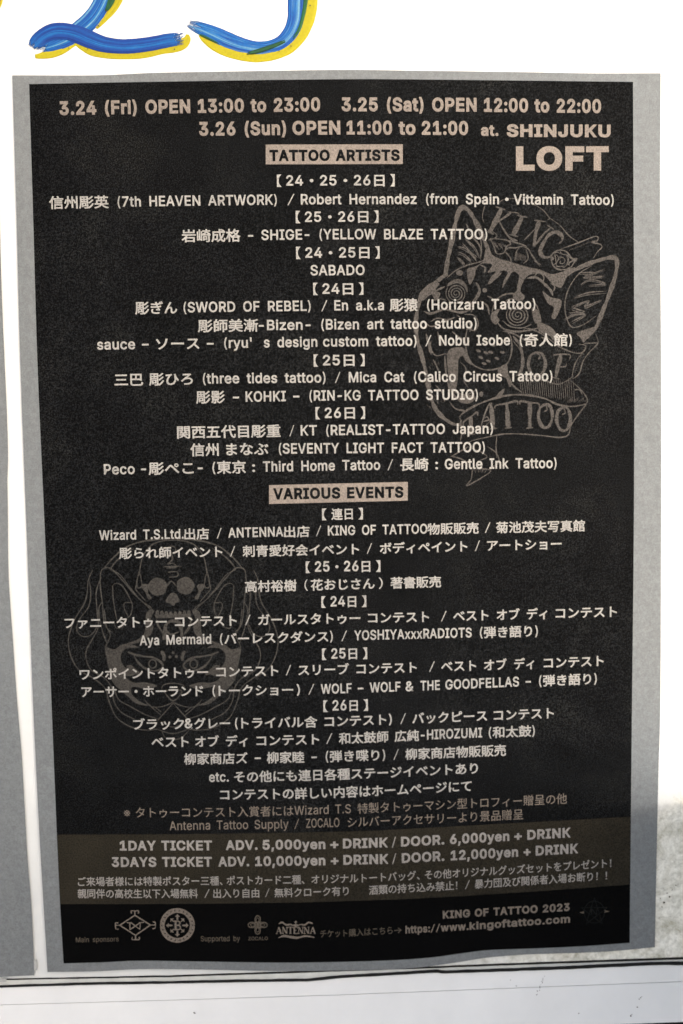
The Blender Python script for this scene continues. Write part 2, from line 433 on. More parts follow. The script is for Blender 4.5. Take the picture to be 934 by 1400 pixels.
 'a':(389,'160:-9,126:-5,94:5,68:22,48:45,35:73,30:108,34:138,43:161,58:179,78:193,125:211,178:220,234:227,265:235,273:243,276:255,276:257,267:297,240:322,196:331,149:322,118:301,100:274,41:291,57:322,79:346,104:364,133:375,194:384,239:379,286:360,306:343,322:320,333:290,337:251,337:0,277:0,277:52,272:52,252:25,215:1 170:45,202:49,228:59,248:74,263:93,272:115,276:138,276:190,259:182,231:176,200:171,175:168,134:159,103:139,95:124,92:105,102:72,130:52'),
 'b':(424,'229:-8,198:-5,172:4,138:31,118:59,112:59,112:0,53:0,53:509,114:509,114:319,118:319,137:346,171:373,197:381,229:384,274:378,313:361,345:332,370:293,385:245,390:189,385:133,370:84,346:45,313:16,274:-2 220:47,253:51,279:66,301:88,316:117,325:151,328:189,325:227,316:261,301:290,280:311,253:325,220:330,188:325,161:312,140:291,125:263,116:229,113:189,116:150,125:115,140:86,162:65,188:51'),
 'c':(396,'207:-8,159:-2,117:16,82:46,56:85,40:133,34:187,40:243,56:291,82:330,117:360,159:378,207:384,260:377,305:356,340:322,362:277,303:262,290:289,270:311,242:325,207:330,173:325,145:310,124:287,108:258,99:224,96:187,99:151,108:117,124:89,145:66,173:51,207:46,243:52,271:66,292:89,304:117,363:102,341:56,306:21,261:-1'),
 'd':(424,'195:-8,151:-2,111:16,79:45,55:84,39:133,34:189,39:245,55:293,79:332,112:361,151:378,196:384,228:381,253:373,287:346,306:319,311:319,311:509,372:509,372:0,313:0,313:59,307:59,287:31,252:4,227:-5 205:47,236:51,263:65,284:86,299:115,309:150,312:189,309:229,300:263,284:291,263:312,237:325,205:330,172:325,145:311,124:290,108:261,99:227,96:189,99:151,109:117,124:88,145:66,172:51'),
 'e':(404,'212:-8,161:-2,117:16,82:46,56:85,40:132,34:187,39:242,55:290,81:329,115:359,157:378,205:384,266:374,294:361,319:341,341:315,357:282,368:242,371:194,371:169,75:169,75:221,338:221,310:202,307:237,298:269,283:294,263:314,237:326,205:330,173:326,146:313,125:294,109:270,99:241,96:211,96:178,100:139,110:106,128:80,151:61,179:50,212:46,254:53,285:73,306:105,365:91,353:63,335:39,311:19,283:4,249:-5'),
 'f':(254,'228:379,228:327,6:327,6:379 81:0,81:432,84:461,96:486,113:505,135:519,187:530,222:527,243:521,227:468,215:472,195:474,171:470,154:460,145:443,142:419,142:0'),
 'g':(425,'207:-151,168:-148,134:-140,82:-110,51:-69,101:-41,122:-66,154:-88,207:-97,249:-92,282:-75,304:-47,311:-6,311:68,306:68,287:41,252:16,227:8,195:5,152:10,113:27,80:53,55:90,39:136,34:191,39:246,55:293,80:332,112:361,152:378,196:384,228:382,253:373,288:346,308:319,313:319,313:379,372:379,372:-9,367:-54,350:-90,324:-117,291:-136,251:-147 205:59,237:63,264:75,285:95,300:121,309:154,312:193,309:231,300:264,285:291,264:312,237:325,205:330,172:325,145:312,124:290,109:262,99:229,96:193,99:155,109:123,124:96,145:76,172:63'),
 'h':(410,'114:227,114:0,53:0,53:509,114:509,114:287,102:287,124:332,152:362,187:379,227:384,264:380,295:369,321:349,341:321,353:285,357:240,357:0,296:0,296:235,290:275,273:304,246:323,210:329,184:326,161:317,141:303,126:283,117:257'),
 'i':(167,'53:0,53:379,114:379,114:0 84:443,67:446,54:455,44:468,41:483,44:499,54:512,67:521,84:524,100:521,114:512,123:499,126:483,123:468,114:455,100:446'),
 'k':(381,'110:137,110:212,121:212,284:379,360:379,184:199,177:199 53:0,53:509,114:509,114:0 294:0,148:186,191:229,372:0'),
 'l':(189,'139:-2,101:3,74:20,58:47,53:84,53:509,114:509,114:99,120:62,130:54,146:52,160:53,170:54,181:3,162:-1'),
 'm':(610,'53:0,53:379,112:379,112:295,108:295,118:323,132:346,172:376,219:386,257:380,287:361,309:331,321:295,312:295,322:321,337:343,381:375,437:386,468:383,497:372,522:354,541:328,553:296,557:255,557:0,496:0,496:254,490:289,473:313,447:326,419:330,395:328,374:320,345:290,335:247,335:0,274:0,274:260,269:288,253:311,229:326,199:330,158:320,140:307,126:289,117:266,114:238,114:0'),
 'n':(410,'114:227,114:0,53:0,53:379,112:379,112:287,102:287,124:332,152:362,187:379,227:384,264:380,295:369,321:349,341:321,353:285,357:240,357:0,296:0,296:235,290:275,273:304,246:323,210:329,184:326,161:317,141:303,126:283,117:257'),
 'o':(415,'207:-8,159:-2,117:16,82:46,56:85,40:133,34:187,40:243,56:291,82:330,117:360,159:378,207:384,256:378,299:360,333:330,359:291,376:243,381:187,376:133,359:85,333:46,299:16,256:-2 207:46,242:51,270:66,292:89,307:117,316:151,319:187,316:224,307:258,292:287,270:310,242:325,207:330,173:325,145:310,124:287,108:258,99:224,96:187,99:151,108:117,124:89,145:66,173:51'),
 'p':(424,'53:-143,53:379,112:379,112:319,118:319,137:346,171:373,197:381,229:384,274:378,313:361,345:332,370:293,385:245,390:189,385:133,370:84,346:45,313:16,274:-2,229:-8,198:-5,173:4,138:31,118:59,114:59,114:-143 220:47,253:51,279:66,301:88,316:117,325:151,328:189,325:227,316:261,301:290,280:311,253:325,220:330,188:325,161:312,140:291,125:263,116:229,113:189,116:150,125:115,140:86,162:65,188:51'),
 'r':(259,'53:0,53:379,112:379,112:321,115:321,130:347,152:367,181:380,213:385,229:384,243:384,243:322,230:324,207:326,182:323,159:315,140:301,126:284,117:262,114:237,114:0'),
 's':(365,'182:-8,145:-5,112:3,84:18,62:38,45:63,36:94,94:107,105:79,124:60,150:49,181:45,217:50,244:62,262:81,268:103,265:121,254:136,237:147,212:155,149:170,104:186,72:208,53:237,47:274,51:305,65:332,87:354,115:370,149:381,187:384,223:381,254:372,279:358,299:339,324:290,268:277,258:298,243:316,219:328,187:333,156:329,131:317,114:299,109:277,112:258,124:243,172:223,229:209,275:194,306:171,325:142,331:107,326:75,312:47,290:24,260:6,223:-5'),
 't':(227,'204:379,204:327,6:327,6:379 65:471,126:471,126:98,128:76,136:61,150:53,170:50,185:51,202:54,213:2,192:-3,168:-4,125:2,92:21,72:52,65:93'),
 'u':(410,'182:-5,146:-1,115:11,89:31,69:59,57:95,53:139,53:379,114:379,114:144,119:105,137:75,164:56,200:50,226:53,249:62,268:77,283:97,293:122,296:153,296:379,357:379,357:0,298:0,298:92,307:92,286:47,257:17,222:0'),
 'w':(567,'138:0,23:379,87:379,133:214,154:137,175:41,165:41,186:135,206:214,252:379,316:379,362:214,382:136,402:41,391:41,413:135,434:214,480:379,545:379,429:0,368:0,319:172,305:225,291:280,277:338,291:338,277:280,263:225,248:172,199:0'),
 'x':(379,'21:0,171:218,171:171,29:379,100:379,147:306,179:253,207:206,175:206,202:253,233:306,282:379,352:379,209:169,209:214,358:0,287:0,231:85,200:136,173:182,205:182,178:136,148:85,91:0'),
 'y':(389,'47:-139,61:-86,71:-87,104:-89,130:-74,151:-36,163:-1,17:379,84:379,165:155,187:87,206:21,184:21,202:87,224:155,305:379,371:379,204:-58,177:-107,139:-136,91:-145,65:-143'),
 'z':(380,'42:0,42:46,254:320,254:323,48:323,48:379,333:379,333:331,126:60,126:56,339:56,339:0'),
}

GLYPHS['/'] = (380, '330:530,286:530,20:-40,64:-40')
CAP = 0.521
_cache = {}


def glyph(ch, weight):
    """vertices (x, y, rise 0..1 + layer) and faces of one character, thickened all round by weight"""
    key = (ch, round(weight, 4))
    if key in _cache: return _cache[key]
    groups = []
    latin = ch in GLYPHS
    if latin:
        adv, src = GLYPHS[ch]
        adv = adv / 1000.0
        polys = [[tuple(float(v) / 1000 for v in q.split(':')) for q in p.split(',')] for p in src.split()]

        def area(P): return 0.5 * sum(P[i][0] * P[(i + 1) % len(P)][1] - P[(i + 1) % len(P)][0] * P[i][1] for i in range(len(P)))
        if polys:
            ars = [area(P) for P in polys]
            sgn = 1 if ars[max(range(len(polys)), key=lambda i: abs(ars[i]))] > 0 else -1
            outs = [P for P, a in zip(polys, ars) if a * sgn > 0]
            holes = [P for P, a in zip(polys, ars) if a * sgn <= 0]
            for P in outs:
                bb = (min(p[0] for p in P), max(p[0] for p in P), min(p[1] for p in P), max(p[1] for p in P))
                hs = [h for h in holes if all(bb[0] <= q[0] <= bb[1] and bb[2] <= q[1] <= bb[3] for q in h)]
                groups.append([P] + hs)
        curves = []
        for gr in groups:
            c = bpy.data.curves.new('outline', 'CURVE'); c.dimensions = '2D'; c.fill_mode = 'BOTH'
            for P in gr:
                s = c.splines.new('POLY'); s.points.add(len(P) - 1); s.use_cyclic_u = True
                for k, (x, y) in enumerate(P): s.points[k].co = (x, y, 0, 1)
            curves.append(c)
    else:
        adv = 1.0
        curves = []
        if ch.strip():
            c = bpy.data.curves.new('outline', 'FONT'); c.body = ch; c.resolution_u = 3
            curves.append(c)
    V, F, base = [], [], 0
    for gi, c in enumerate(curves):
        c.bevel_depth = weight; c.bevel_resolution = 0
        ob = bpy.data.objects.new('outline', c); COL.objects.link(ob)
        dg = bpy.context.evaluated_depsgraph_get()
        ev = ob.evaluated_get(dg); me = ev.to_mesh()
        n = len(me.vertices); co = np.empty(n * 3); me.vertices.foreach_get('co', co); co = co.reshape(-1, 3)
        keep = [tuple(p.vertices) for p in me.polygons if all(co[i, 2] > -1e-6 for i in p.vertices)]
        ev.to_mesh_clear()
        COL.objects.unlink(ob); bpy.data.objects.remove(ob); bpy.data.curves.remove(c)
        used = sorted({i for f in keep for i in f}); mp = {i: k for k, i in enumerate(used)}
        vv = co[used].copy()
        core = vv[vv[:, 2] > weight * 0.5] if weight > 0 else vv      # no spikes at sharp corners
        if len(core):
            for ax in (0, 1): vv[:, ax] = np.clip(vv[:, ax], core[:, ax].min() - weight, core[:, ax].max() + weight)
        vv[:, 2] = (vv[:, 2] / weight if weight > 0 else 1.0) + 0.25 * gi
        V.append(vv); F += [tuple(mp[i] + base for i in f) for f in keep]
        base += len(vv)
    out = (adv, np.concatenate(V) if V else np.zeros((0, 3)), F, latin)
    _cache[key] = out
    return out


THIN = set("()/（）【】")


def lean(x):
    return np.interp(x, [40.0, 865.0], [0.038, -0.004])


TEXT_OFF = 0.92 * MM


def write(name, parent, mat, segs, base, cap=14.0, em=18.0, wl=0.018, wc=0.02, cond=0.9, thin=0.35, off=TEXT_OFF, track=0.0, rise=0.03, space=1.9):
    """one printed line. segs = [(text, x from, x to)], base = baseline through photo positions"""
    V, F, nb = [], [], 0
    for text, x0, x1 in segs:
        pen = 0.0; ch_v = []
        for ch in text:
            th = thin if ch in THIN else 1.0
            w = (wl if ch in GLYPHS else wc) * th
            adv, v, f, latin = glyph(ch, w)
            sy = cap / (CAP + 2 * wl) if latin else em
            sx = sy * cond if latin else em
            if len(v):
                q = v.copy(); q[:, 0] = q[:, 0] * sx + pen
                q[:, 1] = q[:, 1] * sy + (wl * sy if latin else -0.0)
                ch_v.append((q, f))
            pen += adv * sx * (space if ch == ' ' else 1.0) + (2 * wl * 0.6 * sx + track if latin else track)
        lo = min(q[:, 0].min() for q, f in ch_v); hi = max(q[:, 0].max() for q, f in ch_v)
        for q, f in ch_v:
            bx = x0 + (q[:, 0] - lo) / max(hi - lo, 1e-6) * (x1 - x0)
            by = curve_at(base, bx)
            if len(base) == 2:      # straight: extend past the ends
                s = (base[1][1] - base[0][1]) / (base[1][0] - base[0][0]); by = base[0][1] + s * (bx - base[0][0])
            py = by - q[:, 1]; px = bx - lean(bx) * q[:, 1]
            V.append(wall_pt(px, py, off + q[:, 2] * rise * MM, True))
            F += [tuple(i + nb for i in ff) for ff in f]; nb += len(q)
    return link_mesh(name, np.concatenate(V), F, mat, parent)


# ------------------------------------------------------------------ line drawing for emblems and logos
class Drawing:
    def __init__(self, ox=0.0, oy=0.0, s=1.0, off=0.46 * MM, step=0.0015 * MM):
        self.o = (ox, oy); self.s = s; self.V = []; self.F = []; self.n = 0; self.off = off; self.step = step; self.k = 0

    def at(self, p):
        p = np.asarray(p, float)
        return p[..., 0] / self.s + self.o[0], p[..., 1] / self.s + self.o[1]

    def add(self, pts, faces):
        x, y = self.at(pts)
        self.k += 1
        self.V.append(wall_pt(x, y, self.off + self.k * self.step, True))
        self.F += [tuple(i + self.n for i in f) for f in faces]; self.n += len(pts)

    def stroke(self, pts, w=4.0, taper=0.35, closed=False, wob=0.2):
        c = smooth_line(pts, 2.2 * self.s, closed)
        if closed: c = np.concatenate([c, c[:1]])
        d = np.gradient(c, axis=0); d /= np.maximum(np.linalg.norm(d, axis=1), 1e-9)[:, None]
        nrm = np.stack([-d[:, 1], d[:, 0]], 1)
        t = np.linspace(0, 1, len(c))
        ww = np.full(len(c), float(w))
        if not closed and taper < 1:
            e = np.minimum(np.minimum(t, 1 - t) / 0.18, 1.0)
            ww = w * (taper + (1 - taper) * np.sin(e * math.pi / 2))
        ww = ww * (1 + wob * np.sin(t * len(c) * 0.31 + self.k) + wob * 0.6 * np.sin(t * len(c) * 0.83 + 2.1 * self.k))
        a = c + nrm * ww[:, None] / 2; b = c - nrm * ww[:, None] / 2
        n = len(c)
        self.add(np.concatenate([a, b]), [(i, i + 1, n + i + 1, n + i) for i in range(n - 1)])

    def fill(self, pts, smooth=True):
        c = smooth_line(pts, 2.6 * self.s, True) if smooth else np.array(pts, float)
        tr = tessellate_polygon([[Vector((p[0], p[1], 0)) for p in c]])
        self.add(c, [tuple(t) for t in tr])

    def disc(self, x, y, rx, ry=None, rot=0.0, n=20, jag=0.0):
        ry = ry or rx
        a = np.linspace(0, 2 * math.pi, n, endpoint=False)
        r = 1 + jag * np.sin(a * 5 + x)
        u, v = rx * r * np.cos(a), ry * r * np.sin(a)
        self.add(np.stack([x + u * math.cos(rot) - v * math.sin(rot), y + u * math.sin(rot) + v * math.cos(rot)], 1),
                 [tuple(range(n))])

    def ring(self, x, y, rx, ry, w, a0=0, a1=360, rot=0.0):
        a = np.radians(np.linspace(a0, a1, 24))
        u, v = rx * np.cos(a), ry * np.sin(a)
        p = np.stack([x + u * math.cos(rot) - v * math.sin(rot), y + u * math.sin(rot) + v * math.cos(rot)], 1)
        self.stroke(p.tolist(), w, 1.0, wob=0.05)

    def spiral(self, x, y, r, turns, w, ry=1.0):
        a = np.linspace(0, turns * 2 * math.pi, int(turns * 18))
        rr = r * (0.08 + 0.92 * a / a[-1])
        self.stroke(np.stack([x + rr * np.cos(a), y + ry * rr * np.sin(a)], 1).tolist(), w, 0.6)

    def both(self, cx, fn, pts, *a, **k):
        """draw it and its mirror image about x = cx"""
        getattr(self, fn)(pts, *a, **k)
        getattr(self, fn)([(2 * cx - p[0], *p[1:]) for p in pts], *a, **k)

    def link(self, name, mat, parent):
        return link_mesh(name, np.concatenate(self.V), self.F, mat, parent)


# ================================================================== THE SETTING: wall, trim and sill
def ragged(pts, amp, step=7.0, seed=1):
    """a hand-cut line: follow pts with small irregularities"""
    rnd = random.Random(seed)
    xs = np.arange(pts[0][0], pts[-1][0] + 0.1, step)
    ys = curve_at(pts, xs)
    j = np.array([rnd.uniform(-1, 1) for _ in xs]); j = np.convolve(j, [0.25, 0.5, 0.25], 'same')
    return list(zip(xs.tolist(), (ys + amp * j).tolist()))


LINE1 = [(-500, 1361), (0, 1339.5), (233, 1335), (467, 1327.2), (600, 1322.5), (700, 1318.5), (934, 1310.5), (1450, 1292)]
LINE2 = [(-500, 1372), (0, 1349.8), (120, 1345.8), (233, 1344.2), (340, 1342), (420, 1341), (467, 1336.2), (560, 1331), (598, 1328.6), (606, 1330), (700, 1326.8), (760, 1324.8), (890, 1318.6), (934, 1318), (1450, 1296)]
LINE3 = [(-500, 1392), (0, 1374), (233, 1367.5), (467, 1360.2), (700, 1351), (934, 1342), (1450, 1322)]
LINE4 = [(-500, 1452), (0, 1431), (467, 1414), (934, 1397.2), (1450, 1379)]


def strip(name, top, bot, off_top, off_bot, mat, parent, back=0.012, mid=None):
    """a board between two lines on the wall, with top, bottom and back"""
    xs = np.array(sorted(set([p[0] for p in top] + [p[0] for p in bot])))
    yt, yb = curve_at(top, xs), curve_at(bot, xs)
    a = wall_pt(xs, yt, off_top); b = wall_pt(xs, yb, off_bot)
    a2, b2 = a.copy(), b.copy(); a2[:, 1] = back; b2[:, 1] = back
    n = len(xs)
    V = np.concatenate([a2, a, b, b2]); F = []
    for r in range(3):
        F += [(r * n + i, (r + 1) * n + i, (r + 1) * n + i + 1, r * n + i + 1) for i in range(n - 1)]
    return link_mesh(name, V, F, mat, parent)


top_edge = [(-500, -420), (1450, -420)]
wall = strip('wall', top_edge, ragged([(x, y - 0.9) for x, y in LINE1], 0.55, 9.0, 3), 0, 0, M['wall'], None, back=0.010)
tag(wall, 'white painted wall board behind the posters, with grime and painted-in shade in its lower corner', 'wall', kind='structure')

spots = Drawing(off=0.1 * MM, step=0.002 * MM)


def shift(pts, d0, d1):
    """move a line down by d0 px at its left end, d1 px at its right end"""
    return [(x, y + d0 + (d1 - d0) * min(1, max(0, x / 934.0))) for x, y in pts]


for x, y, r in [(908, 1234, 1.6), (924, 1210.5, 0.9), (915.5, 1226, 1.2), (912, 1221, 1.0), (905, 1240, 0.8), (919, 1217, 0.8), (903, 1228, 0.7)]:
    spots.disc(x, y, r, r * random.uniform(0.7, 1.2), 0.4, 9, 0.2)
tag(spots.link('grime', M['grime'], wall), kind='stuff')

sill = empty('window_sill', tuple(wall_pt(467.0, 1395.0, 0.0)))
tag(sill, 'white painted sill running along the bottom of the wall, with a thin seam and specks', 'sill')
strip('trim_strip', ragged(shift(LINE1, 0.5, 1.0), 0.35, 9.0, 4), ragged(shift(LINE2, -0.7, -1.2), 0.4, 8.0, 5), 0.0004, 0.0004, M['trim'], sill)
strip('upper_lip', ragged(shift(LINE2, 0.6, 1.1), 0.45, 8.0, 6), shift(LINE3, -0.35, -0.4), 0.0022, 0.0040, M['sill'], sill)
strip('front_board', shift(LINE3, 0.35, 0.4), LINE4, 0.0040, 0.0100, M['sill'], sill)
strip('gap_backing', [(-500, 1340), (1450, 1270)], [(-500, 1700), (1450, 1640)], -0.0055, -0.0055, M['gap'], sill, back=0.02)


def seam(pts, w0, w1, off, seed, amp):
    """the dirt-filled joint between two boards: an uneven dark line"""
    up = ragged(shift(pts, -w0 / 2, -w1 / 2), amp, 6.0, seed); dn = ragged(shift(pts, w0 / 2, w1 / 2), amp, 6.0, seed + 50)
    return strip('dark_seam', up, dn, off, off, M['gap'], sill, back=0.004)


seam([p for p in LINE1 if p[0] >= 0][0:0] + [(9, 1339.3)] + [p for p in LINE1 if p[0] > 10], 1.3, 2.5, 0.0009, 61, 0.3)
seam(LINE2, 1.0, 2.8, 0.0031, 71, 0.45)
sp = Drawing(off=7.4 * MM, step=0.002 * MM)
for i in range(15):                       # two dribbled trails of dirt
    t = i / 14
    sp.disc(744.5 - 11 * t + random.uniform(-1.6, 1.6), 1336 + 24 * t + random.uniform(-1.5, 1.5), random.uniform(0.4, 0.85), random.uniform(0.4, 0.8), 0.5, 8, 0.2)
for x, y, r in [(876, 1364, .8), (874, 1366, .9), (871.5, 1377, 1.1), (862.5, 1389, 1.3), (864, 1387, .7), (791.5, 1385.5, .9), (265.5, 1384.8, 1.2), (267, 1385.3, .8), (706, 1348, .8), (698, 1340, .6), (877.5, 1362.5, .6)]:
    sp.disc(x, y, r, r * 0.8, 0.7, 9, 0.2)
tag(sp.link('grime', M['grime'], sill), kind='stuff')

# added unseen blocker right of the frame, shaped to shade the poster's lower part
SW_Z, SW_SLOPE, SW_LEN = 0.127, 0.673, 1.2
V = []
for x in (0.543, 0.68):
    V += [(x, 0.0, -1.1), (x, -SW_LEN, -1.1), (x, -SW_LEN, SW_Z + SW_SLOPE * SW_LEN), (x, 0.0, SW_Z)]
side = link_mesh('shadow_blocker', V, [(0, 3, 2, 1), (4, 5, 6, 7), (0, 1, 5, 4), (1, 2, 6, 5), (2, 3, 7, 6), (3, 0, 4, 7)], M['blocker_white'])
tag(side, kind='structure')
pav = link_mesh('pavement', [(-60, 0.5, -1.1), (-60, -60, -1.1), (60, -60, -1.1), (60, 0.5, -1.1)], [(0, 1, 2, 3)], M['concrete'])  # unseen ground, put in to bounce sunlight up onto the wall
tag(pav, kind='structure')
# second added blocker, unseen behind the camera, dimming the sun on the wall's left
V = [(x, y, z) for z in (-1.1, 4.8) for x, y in ((0.9, -4.0), (2.86, -4.0), (2.86, -4.7), (0.9, -4.7))]
tag(link_mesh('sun_blocker', V, [(0, 1, 5, 4), (1, 2, 6, 5), (2, 3, 7, 6), (3, 0, 4, 7), (4, 5, 6, 7), (3, 2, 1, 0)], M['concrete']), kind='structure')

# ================================================================== POSTERS
poster = empty('event_poster', (0.2575, 0.0, 0.0))
tag(poster, 'large black printed event poster with a grey paper border, full of beige lettering', 'poster')
P_LEFT = [(103, 17), (300, 22.7), (500, 28), (740, 37), (960, 45.3), (1140, 54), (1329, 65)]
P_RIGHT = [(100, 903.5), (260, 902.6), (500, 904), (740, 904), (960, 903), (1060, 900.3), (1200, 897.2), (1295, 895.5)]
P_TOP = [(17, 103), (130, 103), (215, 99.5), (330, 97.5), (467, 95.5), (567, 96.6), (717, 98.6), (810, 100.2), (903.5, 100)]
P_BOT = [(65, 1329), (130, 1328), (190, 1325.2), (260, 1325.4), (380, 1327.6), (467, 1327), (530, 1325.6), (580, 1322), (630, 1315), (667, 1309.2), (720, 1305), (767, 1303.5), (830, 1301), (895.5, 1295)]
K_LEFT = [(115, 40), (300, 45.6), (500, 51.5), (740, 62), (960, 70.5), (1200, 80.5), (1317, 87)]
K_RIGHT = [(112, 865.5), (260, 866.2), (500, 867.3), (740, 866.5), (960, 864.2), (1200, 861.8), (1289, 861)]
K_TOP = [(40, 115), (200, 112), (467, 108.3), (650, 109.5), (865.5, 112)]
K_BOT = [(87, 1317), (140, 1315.6), (190, 1313.4), (270, 1314.4), (380, 1316), (467, 1315), (540, 1312.6), (590, 1309), (630, 1303.5), (667, 1299), (720, 1297), (790, 1294), (861, 1289)]
sheet('backing_paper', coons(P_LEFT, P_RIGHT, P_TOP, P_BOT, 90, 120), 0.25 * MM, M['paper'], poster, thick=0.00018)
sheet('black_print', coons(K_LEFT, K_RIGHT, K_TOP, K_BOT, 90, 120), 0.40 * MM, M['black'], poster)
B_LEFT = [(1141, 77.8), (1236, 82.3)]
B_RIGHT = [(1116.6, 862.0), (1209.4, 861.2)]
B_TOP = [(77.8, 1141), (240, 1140.5), (400, 1138.3), (500, 1136), (580, 1132), (720, 1124.5), (862, 1116.6)]
B_BOT = [(82.3, 1236), (240, 1235.8), (400, 1234), (500, 1231), (580, 1228), (720, 1219.5), (861.2, 1209.4)]
sheet('ticket_band', coons(B_LEFT, B_RIGHT, B_TOP, B_BOT, 80, 12), 0.52 * MM, M['band'], poster)

sheet('footer_band', coons([(1236, 82.5), (1317, 87.2)], [(1209.4, 861.0), (1288.8, 860.8)], [(x, y + 0.2) for x, y in B_BOT], [(x, y - 0.3) for x, y in K_BOT], 80, 12), 0.50 * MM, M['deep'], poster)

grey = empty('grey_poster', (-0.06, 0.0, 0.0))
tag(grey, 'neighbouring poster of which only the bare grey paper border shows at the left edge', 'poster')
N_RIGHT = [(150, -5.0), (300, -0.5), (420, 3.2), (560, 9.2), (625, 11.0), (655, 10.0), (700, 10.8), (790, 12), (880, 18), (960, 23.5), (1030, 29.5), (1090, 33), (1170, 37.5), (1250, 43.5), (1333.5, 47)]
sheet('backing_paper', coons([(150, -420), (1350, -400)], N_RIGHT, [(-420, 150), (-5, 150)], [(-400, 1352), (-100, 1343), (0, 1336), (47, 1333.5)], 60, 90), 0.25 * MM, M['paper'], grey, thick=0.00018)
sheet('black_print', coons([(165, -400), (1330, -385)], [(170, -34), (700, -22), (1318, -9)], [(-400, 165), (-34, 170)], [(-385, 1338), (-9, 1318)], 40, 60), 0.40 * MM, M['black'], grey)
for nm, pts, lab in (('tape_scrap', [(46.3, 1313), (50.2, 1312), (50.4, 1326.5), (46.5, 1326.5)], 'tiny upright scrap of old tape at the grey poster corner'),
                     ('tape_scrap', [(-12, 1338.4), (8.5, 1337.6), (9.0, 1342.2), (-12, 1343.2)], 'flat scrap of grey tape on the seam below the grey poster')):
    p = np.array(pts); v = wall_pt(p[:, 0], p[:, 1], 0.0021); v2 = v + np.array([0, 0.0002, 0])
    tag(link_mesh(nm, np.concatenate([v, v2]), [(3, 2, 1, 0), (0, 1, 5, 4), (1, 2, 6, 5), (2, 3, 7, 6), (3, 0, 4, 7)], M['tape']), lab, 'tape')

# ------------------------------------------------------------------ the poster's lettering
def head(segs, base, mat='beige', cap=19.6, wl=0.035, **k):
    return write('text_line', poster, M[mat], segs, base, cap=cap, wl=wl, wc=0.03, cond=1.0, thin=0.85, space=1.25, **k)


def line(segs, base, mat='cream', **k):
    if segs[0][0][0] == '【':           # heavy brackets stand a little off the date
        t, a, b = segs[0]
        segs = [('【', a, a + 6.2), (t[1:-1], a + 12.6, b - 13.8), ('】', b - 6.2, b)]
    k.setdefault('cap', 14.6); k.setdefault('em', 18.6)
    return write('text_line', poster, M[mat], segs, base, **k)


head([('3.24 (Fri) OPEN', 81.6, 260.4), ('13:00 to 23:00', 270.7, 438.1), ('3.25 (Sat) OPEN', 467.2, 651.9), ('12:00 to 22:00', 661.7, 822)],
     [(81, 157.6), (260, 154.8), (438, 152.2), (560, 152.4), (652, 152.9), (822, 154.8)])
head([('3.26 (Sun)', 272.4, 391.5), ('OPEN', 400, 465.5), ('11:00', 474, 536.4), ('to', 545, 568.3), ('21:00', 576.9, 640.2)],
     [(272, 185.8), (465, 184), (640, 184.7)])
head([('at.', 657.6, 681.6)], [(657, 185.8), (682, 186)], cap=16)
head([('SHINJUKU', 692.9, 835)], [(692, 187.2), (835, 187.8)], cap=17.8, wl=0.04)
head([('LOFT', 705.6, 832.3)], [(705, 233.4), (832, 233.2)], cap=34, wl=0.045)


def heading(corners, text, x0, x1, base):
    g = np.array([[corners[0], corners[1]], [corners[3], corners[2]]], float)
    k = np.linspace(0, 1, 24)[None, :, None]
    g = (1 - k) * g[:, :1] + k * g[:, 1:]
    b = sheet('heading_box', g, 0.75 * MM, M['beige'], poster)
    write('lettering', b, M['black'], [(text, x0, x1)], base, cap=15.8, wl=0.038, cond=1.0, space=1.25)


heading([(363.4, 197.6), (550.8, 197.2), (550.8, 224.2), (363.4, 224.7)], 'TATTOO ARTISTS', 368.6, 546.7, [(368, 220.3), (547, 219.8)])
heading([(367.9, 663.3), (557.7, 658.8), (557.7, 684.5), (367.9, 689)], 'VARIOUS EVENTS', 373.7, 551.8, [(373, 683), (552, 680.4)])

D = dict(mat='cream')
line([('【24・25・26日】', 378.8, 539.8)], [(378, 253.9), (540, 253.3)], em=18)
line([('信州彫英', 67.5, 149), ('(7th HEAVEN ARTWORK)', 161, 378.6), ('/', 393, 403), ('Robert Hernandez', 411.4, 569.7), ('(from Spain', 582.7, 682.3), ('・', 690.5, 695.5), ('Vittamin Tattoo)', 702.2, 839.2)],
     [(67, 284.2), (230, 281.8), (420, 279.5), (600, 279), (840, 280.4)])
line([('【25・26日】', 404.5, 517.6)], [(404, 303.6), (517, 303)], em=18)
line([('岩崎成格', 248.5, 329), ('-', 339.3, 346.5), ('SHIGE-', 357.5, 423.2), ('(YELLOW BLAZE TATTOO)', 437, 666.2)], [(248, 329.6), (340, 328.6), (440, 327.3), (666, 327.2)])
line([('【24・25日】', 405, 519.2)], [(405, 352.6), (519, 352)], em=18)
line([('SABADO', 424.7, 498.7)], [(424, 376.6), (499, 376.2)])
line([('【24日】', 428.4, 497)], [(428, 401.9), (497, 401.5)], em=18)
line([('彫ぎん', 185, 242.6), ('(SWORD OF REBEL)', 251.2, 424.9), ('/', 439.4, 448), ('En a.k.a', 457.2, 525), ('彫猿', 533, 571.3), ('(Horizaru Tattoo)', 584, 732)],
     [(185, 428.3), (300, 426.6), (460, 424.6), (732, 422.6)])
line([('彫師美漸', 270.7, 353), ('-Bizen-', 354, 424.9), ('(Bizen art tattoo studio)', 439.4, 651.8)], [(270, 452.8), (360, 451.6), (440, 450.7), (652, 449)])
line([('sauce', 133, 185), ('-', 194.3, 203.5), ('ソース', 213.5, 273), ('-', 283, 292.3), ("(ryu'", 306.7, 344.5), ('s design', 360.8, 434), ('custom tattoo)', 441.8, 569.6), ('/', 581.6, 590), ('Nobu Isobe', 600.4, 697.4), ('(奇人館)', 710.7, 782)],
     [(133, 478.2), (300, 476), (450, 474), (600, 472.6), (782, 471.6)])
